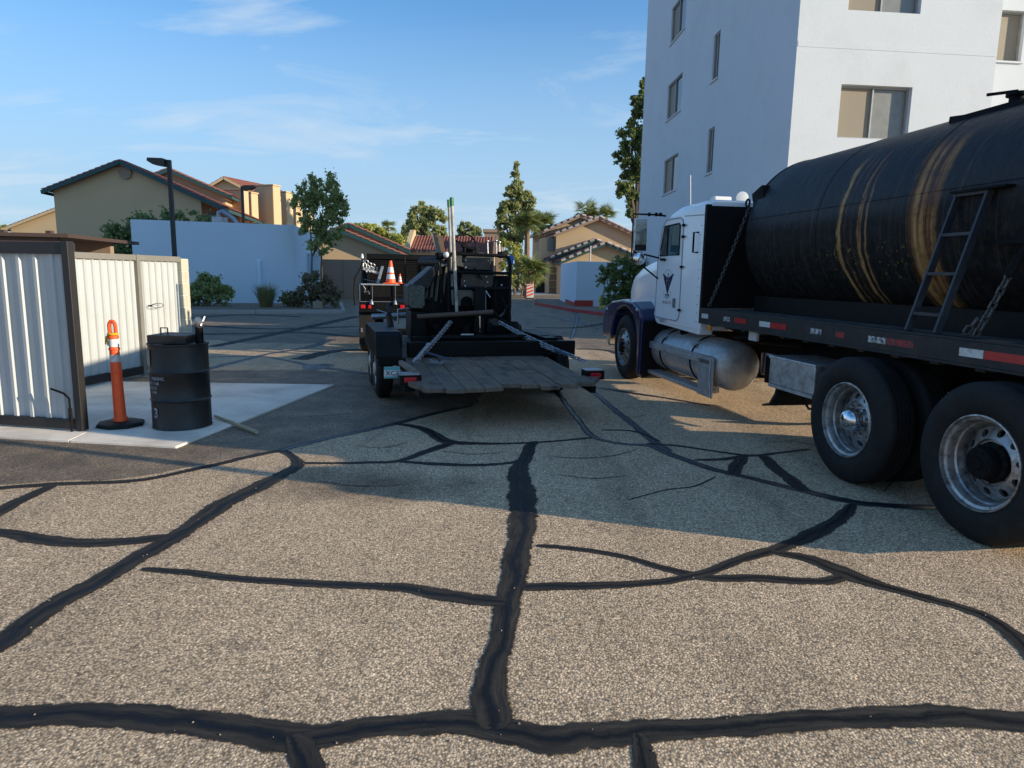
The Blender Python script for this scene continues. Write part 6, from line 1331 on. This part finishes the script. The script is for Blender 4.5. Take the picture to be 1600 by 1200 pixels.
hy = thing('fire_hydrant', 'yellow fire hydrant at the red kerb by the dark shrub', 'hydrant', (G(944, 486).x - .05, G(944, 486).y + .8, .1)); m = MB(); m.lathe([(0, 0), (.14, 0), (.14, .04), (.10, .05), (.10, .42), (.125, .44), (.125, .48), (.10, .5), (.08, .58), (.03, .62), (0, .64)], (0,0,0), (0,0,1), 16); m.build('barrel', MAT['yellow'], hy, True)
for ax in ((1,0,0), (-1,0,0), (0,-1,0)): m = MB(); m.lathe([(.05, .08), (.05, .15), (0, .15)], (0, 0, .36), ax, 10); m.build('outlet', MAT['yellow'], hy, True)
ba = thing('barricade', 'orange and white striped vertical panel barricade on the far drive', 'barricade', (G(828, 467).x, G(828, 467).y, 0)); bh, bwid = 1.05, .52
m = MB(); m.box(-.3, .3, -.2, .2, 0, .06); m.build('base', MAT['rubber'], ba); m = MB(); m.box(-bwid/2, bwid/2, -.02, .02, .08, bh); m.build('panel', MAT['white_plain'], ba, bevel=.01)
for k in range(4):
    z = .14 + k * .235; m = MB(); m.add([(-bwid/2 + .02, -.024, z), (-bwid/2 + .02, -.024, z + .12), (bwid/2 - .02, -.024, min(bh, z + .30)), (bwid/2 - .02, -.024, min(bh, z + .18))], [(0,1,2,3)]); m.build('stripe', MAT['orange'], ba, recalc=False)
sg = thing('parking_sign', 'blue accessible parking sign on a post behind the machine', 'sign'); p = at(797, 412, 36); q = at(797, 401, 36); m = MB(); m.box(p.x - .17, p.x + .17, 35.98, 36, p.z - .05, q.z + .05); m.build('plate', MAT['blue_sign'], sg); m = MB(); m.cyl((p.x, 36.04, 0), (p.x, 36.04, q.z + .1), .03, 8); m.build('post', MAT['steel'], sg)
m = MB(); m.torus((p.x + .01, 35.975, p.z + .02), (0, 1, 0), .07, .012, 16, 5); m.sphere((p.x - .02, 35.975, p.z + .22), .035, 8, 6, (1, .2, 1)); m.beam((p.x - .02, 35.975, p.z + .18), (p.x, 35.975, p.z + .06), .03, .005, (0, 1, 0)); m.build('symbol', MAT['white_plain'], sg)
cp = thing('carport', 'dark brown flat carport roof rising behind the near gate', 'carport'); a, b = at(-40, 361, 19.0), at(168, 374, 21.5); za = a.z
m = MB(); m.beam((a.x - 8, 20.0, za - .05), (b.x, 21.5, b.z - .02), 5.0, .10); m.beam((a.x - 8, 17.8, za - .14), (b.x, 19.2, b.z - .1), .12, .22); m.build('roof', MAT['brown_metal'], cp)
for t in (0.62, .7, .84): 
    m = MB(); x = a.x - 8 + (b.x - a.x + 8) * t; m.box(x - .08, x + .08, 21.2, 21.36, 0, 2.75); m.build('post', MAT['brown_metal'], cp)
m = MB(); w0, w1 = at(117, 385, 22.5), at(172, 385, 22.5); m.box(w0.x, w1.x, 22.5, 22.7, 0, w0.z + .25); m.build('back_wall', MAT['stucco_brown'], cp)
rk = thing('landscape_rock', 'pale squared rock at the kerb under the dark shrub', 'rock'); p = G(495, 482, .1); m = MB(); m.box(p.x - .22, p.x + .22, p.y + .1, p.y + .5, .08, .40); o = m.build('stone', MAT['rock'], rk, bevel=.05)
lt_ = thing('path_light', 'small white path light at the kerb by the left shrub', 'path light'); p = G(341, 479, .1); m = MB(); m.lathe([(.03, 0), (.03, .12), (.07, .14), (.05, .2), (0, .22)], (p.x, p.y + .3, .1), (0,0,1), 10); m.build('lamp', MAT['white_plain'], lt_, True)
# ------------------------------------------------------------------ vegetation
def leaves_mesh(name, clumps, n, size, mat, seed, flat=0.0, aspect=1.7):
    """clumps: array of (x,y,z,r); leaf quads scattered in the clumps"""
    r = np.random.default_rng(seed); c = np.array(clumps, float); w = c[:, 3] ** 2; idx = r.choice(len(c), n, p=w / w.sum())
    d = r.normal(size=(n, 3)); d /= np.linalg.norm(d, axis=1)[:, None]
    rad = np.abs(r.normal(size=n)) * .62
    P = c[idx, :3] + d * (c[idx, 3] * rad)[:, None]
    nn = d * .6 + r.normal(size=(n, 3)); nn[:, 2] += flat; nn /= np.linalg.norm(nn, axis=1)[:, None]
    a = np.cross(nn, r.normal(size=(n, 3))); a /= np.linalg.norm(a, axis=1)[:, None]; b = np.cross(nn, a)
    s = size * (0.6 + .8 * r.random(n))[:, None]
    V = np.stack([P - a * s * .5 * aspect, P + b * s * .5 + a * s * .1, P + a * s * .5 * aspect, P - b * s * .5 + a * s * .1], 1).reshape(-1, 3)
    me = bpy.data.meshes.new(name); me.vertices.add(4 * n); me.vertices.foreach_set('co', V.ravel())
    me.loops.add(4 * n); me.loops.foreach_set('vertex_index', np.arange(4 * n)); me.polygons.add(n); me.polygons.foreach_set('loop_start', np.arange(n) * 4)
    try: me.polygons.foreach_set('loop_total', np.full(n, 4))
    except Exception: pass
    me.materials.append(mat); me.update(calc_edges=True); me.validate(); return me
def blob_clumps(blobs, per, rfrac, seed, shell=.55):
    r = np.random.default_rng(seed); out = []
    for (x, y, z, rx, ry, rz) in blobs:
        for k in range(per):
            d = r.normal(size=3); d /= np.linalg.norm(d); t = shell + (1 - shell) * r.random()
            out.append((x + d[0]*rx*t, y + d[1]*ry*t, z + d[2]*rz*t, rfrac * (rx + rz) / 2 * (.6 + .8 * r.random())))
    return out
def limb(mb, p0, p1, r0, r1, bend=.15, n=5, seed=0):
    r = random.Random(seed); p0, p1 = Vector(p0), Vector(p1); L_ = (p1 - p0).length
    o = [Vector((r.uniform(-1, 1), r.uniform(-1, 1), r.uniform(-.3, .3))) * bend * L_ for _ in range(2)]
    pts = [p0.lerp(p1, t) + o[0] * math.sin(PI*t) * .6 + o[1] * math.sin(2*PI*t) * .3 for t in [k/n for k in range(n+1)]]
    mb.tube(pts, [r0 + (r1 - r0) * k / n for k in range(n+1)], 7)
def tree(name, label, cat, base, blobs, n, size, leaf, trunk_r, seed, per=14, rfrac=.34, stems=1, group=None, bark='bark', fork=.35, shell=.5):
    t = thing(name, label, cat, base, 0, group); m = MB(); rr_ = random.Random(seed)
    top = max(b[2] for b in blobs); cxm = sum(b[0] for b in blobs) / len(blobs)
    for s_ in range(stems):
        ox = (s_ - (stems - 1) / 2) * .45
        zf = top * fork; limb(m, (ox * .7, 0, -.1), (ox + cxm * .3, 0, zf), trunk_r, trunk_r * .75, .05, 5, seed + s_)
        tgt = blobs if stems == 1 else [b for i, b in enumerate(blobs) if i % stems == s_]
        for b in tgt: limb(m, (ox + cxm * .3, 0, zf), (b[0], b[1], b[2] + b[5] * .4), trunk_r * .6, trunk_r * .12, .12, 5, seed * 7 + int(b[2] * 10))
    m.build('trunk', MAT[bark], t, True)
    me = leaves_mesh('crown', blob_clumps(blobs, per, rfrac, seed, shell), n, size, MAT[leaf], seed)
    o = bpy.data.objects.new('crown', me); COL.objects.link(o); o.parent = t
    return t
# young tree in front of the blue building
tb = at(500, 476, 33); tz = lambda y, Y: at(500, y, Y).z
def bl(px, py, Y, rx, rz, base):
    p = at(px, py, Y); return (p.x - base.x, 0, p.z, rx, rx, rz)
B = Vector((tb.x, 32.3, 0.1))
tree('young_tree', 'young slender two stemmed tree in front of the blue building', 'tree', B, [bl(487, 300, 32.3, .75, .7, B), bl(515, 305, 32.3, .7, .8, B), bl(475, 328, 32.3, .7, .75, B), bl(500, 335, 32.3, .9, .9, B), bl(527, 328, 32.3, .55, .8, B), bl(490, 362, 32.3, .65, .7, B), bl(518, 360, 32.3, .7, .75, B), bl(503, 388, 32.3, .65, .5, B)], 19000, .078, 'leaf_mid', .055, 21, per=34, rfrac=.22, stems=2, fork=.42)
# shrubs along the kerb
def shrub(name, label, px, py, Y, blobs, n, size, leaf, seed, cat='shrub'):
    p = at(px, py, Y); b = Vector((p.x, Y, .1)); t = thing(name, label, cat, b, 0); m = MB()
    for k, q in enumerate(blobs): limb(m, (q[0]*.3, 0, 0), (q[0], q[1], q[2]), .03, .01, .1, 4, seed + k)
    m.build('stem', MAT['bark'], t, True)
    me = leaves_mesh('foliage', blob_clumps(blobs, 26, .24, seed, .5), n, size, MAT[leaf], seed); o = bpy.data.objects.new('foliage', me); COL.objects.link(o); o.parent = t; return t
shrub('round_shrub', 'green rounded shrub beside the cream pier at the blue wall', 325, 480, 29.6, [(-.3, 0, .55, .6, .6, .55), (.25, 0, .65, .65, .6, .6), (0, 0, .95, .5, .5, .45), (.75, 0, .45, .4, .4, .4), (-.6, 0, .4, .4, .4, .4)], 7000, .085, 'leaf_mid', 31)
shrub('dark_shrub', 'dark brownish shrub at the right corner of the planted strip', 494, 480, 29.8, [(-.45, 0, .6, .6, .6, .55), (.3, 0, .75, .65, .6, .65), (-.05, 0, 1.05, .6, .6, .5), (.75, 0, .5, .4, .4, .4), (-.85, 0, .4, .35, .4, .35)], 7500, .075, 'leaf_brown', 37)
shrub('low_shrub', 'low olive shrub between the grass clump and the dark shrub', 450, 481, 30.2, [(0, 0, .35, .5, .5, .35), (.4, 0, .3, .35, .4, .3)], 2200, .06, 'leaf_grass', 38)
def grass_clump(label, px, py, Y, n, h, spread, seed):
    p = at(px, py, Y); t = thing('grass_clump', label, 'ornamental grass', (p.x, Y, .1)); r = random.Random(seed); m = MB()
    for k in range(n):
        a = r.uniform(0, 2*PI); ln = h * r.uniform(.6, 1.1); out_ = spread * r.random() ** .7; d = Vector((math.cos(a), math.sin(a), 0)); s0 = d * r.uniform(0, .25); sd_ = Vector((-d.y, d.x, 0)) * .012
        p1 = s0 + d * out_ * .45 + U * ln * .7; p2 = s0 + d * out_ + U * ln * r.uniform(.75, 1.0)
        m.add([s0 - sd_, s0 + sd_, p1 + sd_ * .8, p1 - sd_ * .8, p2], [(0,1,2,3), (3,2,4)])
    m.build('blades', MAT['leaf_grass'], t, recalc=False)
grass_clump('olive ornamental grass clump in front of the downpipe', 416, 481, 29.4, 420, 1.1, .75, 5)
# big bush behind the blue building
shrub('large_bush', 'large dark bush rising behind the left end of the blue building', 232, 372, 38, [(-1.2, 0, 2.6, 1.5, 1.3, 1.6), (.6, 0, 3.4, 1.6, 1.3, 1.3), (2.2, 0, 3.9, 1.3, 1.2, .8), (-.2, 0, 2.0, 2.0, 1.3, 1.6), (-.9, 0, 3.6, .9, .9, .8)], 12000, .13, 'leaf_dark', 41)
# dark shrub right of the enclosure
shrub('large_shrub', 'large dark green shrub beside the hood of the white cab', 972, 478, 31, [(-.35, 0, 1.0, .8, .8, .9), (.5, 0, 1.3, .9, .9, 1.0), (0, 0, 1.95, .75, .8, .6), (1.3, 0, 1.7, .9, .9, 1.2), (1.9, 0, 2.5, .8, .8, 1.0), (2.1, 0, 3.4, .6, .6, .6), (-.75, 0, 1.75, .35, .5, .35)], 14000, .105, 'leaf_dark', 43)
# distant trees
def far_tree(name, label, px, ybase, Y, spots, n, size, leaf, seed, group=None, per=24, rfrac=.25, tr=.25, shell=.5):
    p = at(px, 430, Y); b = Vector((p.x, Y, 0)); bl_s = [(at(x, y, Y).x - b.x, 0, at(x, y, Y).z, rx*Y/F, rx*Y/F, rz*Y/F) for x, y, rx, rz in spots]
    return tree(name, label, 'tree', b, bl_s, n, size, leaf, tr, seed, per, rfrac, 1, group, shell=shell)
far_tree('eucalyptus_tree', 'broad grey green tree above the left end of the red tile roof', 664, 400, 92, [(652, 345, 14, 26), (667, 332, 11, 18), (684, 348, 12, 24), (640, 362, 8, 16), (664, 370, 26, 12), (692, 365, 6, 14)], 15000, .27, 'leaf_pine', 51)
far_tree('eucalyptus_tree', 'small slim grey green tree at the left of the broad one', 634, 400, 96, [(632, 362, 4, 12), (634, 374, 6, 8)], 1800, .25, 'leaf_pine', 52)
far_tree('eucalyptus_tree', 'small round grey green tree behind the steering wheel', 733, 400, 100, [(728, 357, 12, 10), (742, 362, 10, 10), (733, 370, 18, 8)], 5000, .26, 'leaf_pine', 53)
sp = [(807, 258, 3, 8), (806, 272, 6, 8), (810, 288, 10, 10), (798, 300, 12, 10), (818, 305, 11, 12), (808, 320, 16, 14), (792, 325, 12, 14), (828, 322, 9, 14), (786, 345, 12, 16), (810, 348, 20, 16), (830, 345, 10, 14), (800, 368, 22, 12), (780, 332, 5, 5)]
far_tree('pine_tree', 'tall pointed pine rising above the palms', 806, 400, 74, sp, 20000, .20, 'leaf_pine', 54, per=20, rfrac=.30, tr=.3, shell=.35)
far_tree('yellow_tree', 'yellow green tree behind the roof left of the small palm', 585, 400, 85, [(575, 358, 16, 8), (592, 365, 14, 9), (610, 374, 16, 9), (560, 354, 8, 5), (625, 378, 10, 7)], 9000, .20, 'leaf_yellow', 55)
far_tree('mesquite_tree', 'feathery yellow green tree behind the palm trunk', 805, 450, 56, [(800, 392, 16, 14), (790, 412, 14, 12), (812, 410, 14, 14), (800, 432, 16, 10), (785, 380, 8, 8)], 9000, .10, 'leaf_yellow', 56, tr=.12)
far_tree('hedge_shrub', 'clipped green hedge at the foot of the palms', 815, 450, 54, [(800, 442, 14, 8), (822, 436, 10, 12), (838, 436, 6, 14)], 4500, .10, 'leaf_mid', 57, tr=.08)
far_tree('ash_tree', 'tall dark tree hanging beside the apartment block', 995, 430, 52, [(1004, 135, 6, 14), (998, 165, 12, 18), (985, 215, 16, 24), (975, 245, 14, 16), (998, 250, 14, 30), (980, 285, 16, 18), (990, 310, 12, 14), (972, 300, 8, 10), (985, 332, 6, 8), (1015, 220, 25, 60)], 24000, .17, 'leaf_dark', 58, per=26, rfrac=.24, tr=.3)
far_tree('oleander_tree', 'dark treetop at far left edge beyond the low house', 4, 400, 80, [(2, 357, 7, 5), (-6, 362, 9, 7)], 700, .3, 'leaf_pine', 59)

# fan palms: each frond its own leaf
def frond_mesh(R_, seed):
    r = random.Random(seed); m = MB(); m.tube([(0, 0, 0), (0, R_*.22, R_*.02), (0, R_*.36, 0)], [.03, .022, .018], 5)
    nb = 19
    for k in range(nb):
        a = math.radians(-78 + 156 * k / (nb - 1)); ln = R_ * .72 * (1 - .25 * abs(a) / 1.4) * r.uniform(.9, 1.05); c = Vector((0, R_*.34, 0)); d = Vector((math.sin(a), math.cos(a), 0)); s = Vector((d.y, -d.x, 0)) * .020 * R_
        md = c + d * ln * .5 + Vector((0, 0, .02)); tp = c + d * ln - Vector((0, 0, ln * r.uniform(.12, .32)))
        m.add([c, md - s, tp, md + s, md + Vector((0, 0, .02))], [(0, 1, 4), (1, 2, 4), (2, 3, 4), (3, 0, 4)])
    return m.mesh('frond', MAT['leaf_palm'], recalc=False)
FR = [frond_mesh(1.0, s_) for s_ in range(4)]
def palm(label, px, ycrown, Y, R_, nf, seed, tr=.2, ytr=None):
    p = at(px, ycrown, Y); t = thing('fan_palm', label, 'palm tree', (p.x, Y, 0), 0, None); r = random.Random(seed); m = MB(); n = max(4, int(p.z * 3)); pts = [(0.12 * math.sin(k / n * 2.5), 0, p.z * k / n) for k in range(n + 1)]
    m.tube(pts, [tr * (1.25 - .35 * k / n) * (1 + .07 * (k % 2)) for k in range(n + 1)], 10); m.build('trunk', MAT['palm_bark'], t, True)
    for k in range(nf):
        el = math.radians(r.triangular(-55, 85, 30)); az = r.uniform(0, 2*PI); s_ = R_ * r.uniform(.8, 1.1)
        o = inst('frond', FR[k % 4], t, (pts[-1][0], 0, p.z + .05), (0, 0, 0), (s_, s_, s_)); o.rotation_euler = (Matrix.Rotation(az, 3, 'Z') @ Matrix.Rotation(el, 3, 'X') @ Matrix.Rotation(r.uniform(-.5, .5), 3, 'Y')).to_euler()
    return t
palm('tall fan palm with a bare brown trunk in front of the pine', 822, 352, 56, 1.55, 40, 61, .22)
palm('fan palm crown right of the tall palm, hiding its trunk', 849, 352, 77, 2.1, 36, 62, .22)
palm('short young fan palm at the foot of the tall palm', 826, 424, 51, 1.65, 40, 63, .28)
palm('palm crown showing over the left roof of the two storey house', 915, 333, 95, 2.2, 26, 64)
palm('palm crown just showing behind the ridge of the two storey house', 945, 338, 95, 2.0, 22, 65)
palm('small distant fan palm beyond the yellow green tree', 605, 356, 110, 1.7, 24, 66)

# loose grit and a few dry leaves on the lot
gr = MB(); rg_ = random.Random(77)
for k in range(900):
    y_ = 1.9 + 12 * rg_.random() ** 1.7; x_ = rg_.uniform(-1, 1) * (1.2 + y_ * .85); s_ = rg_.uniform(.002, .006); a_ = rg_.uniform(0, 6.28); ca, sa = math.cos(a_) * s_, math.sin(a_) * s_
    gr.add([(x_ + ca, y_ + sa, .004), (x_ - sa, y_ + ca, .004), (x_ - ca * 1.3, y_ - sa * 1.3, .004), (x_ + sa, y_ - ca, .004), (x_ + ca * .2, y_, .004 + s_ * 1.1)], [(0,1,4),(1,2,4),(2,3,4),(3,0,4)])
MAT['grit'] = M('grit', (.24, .19, .14), .9, var=.5, scale=40); o = gr.build('grit', MAT['grit'], None, recalc=False); tag(o, 'loose pale grit and small stones scattered on the asphalt', 'grit', None, 'stuff')
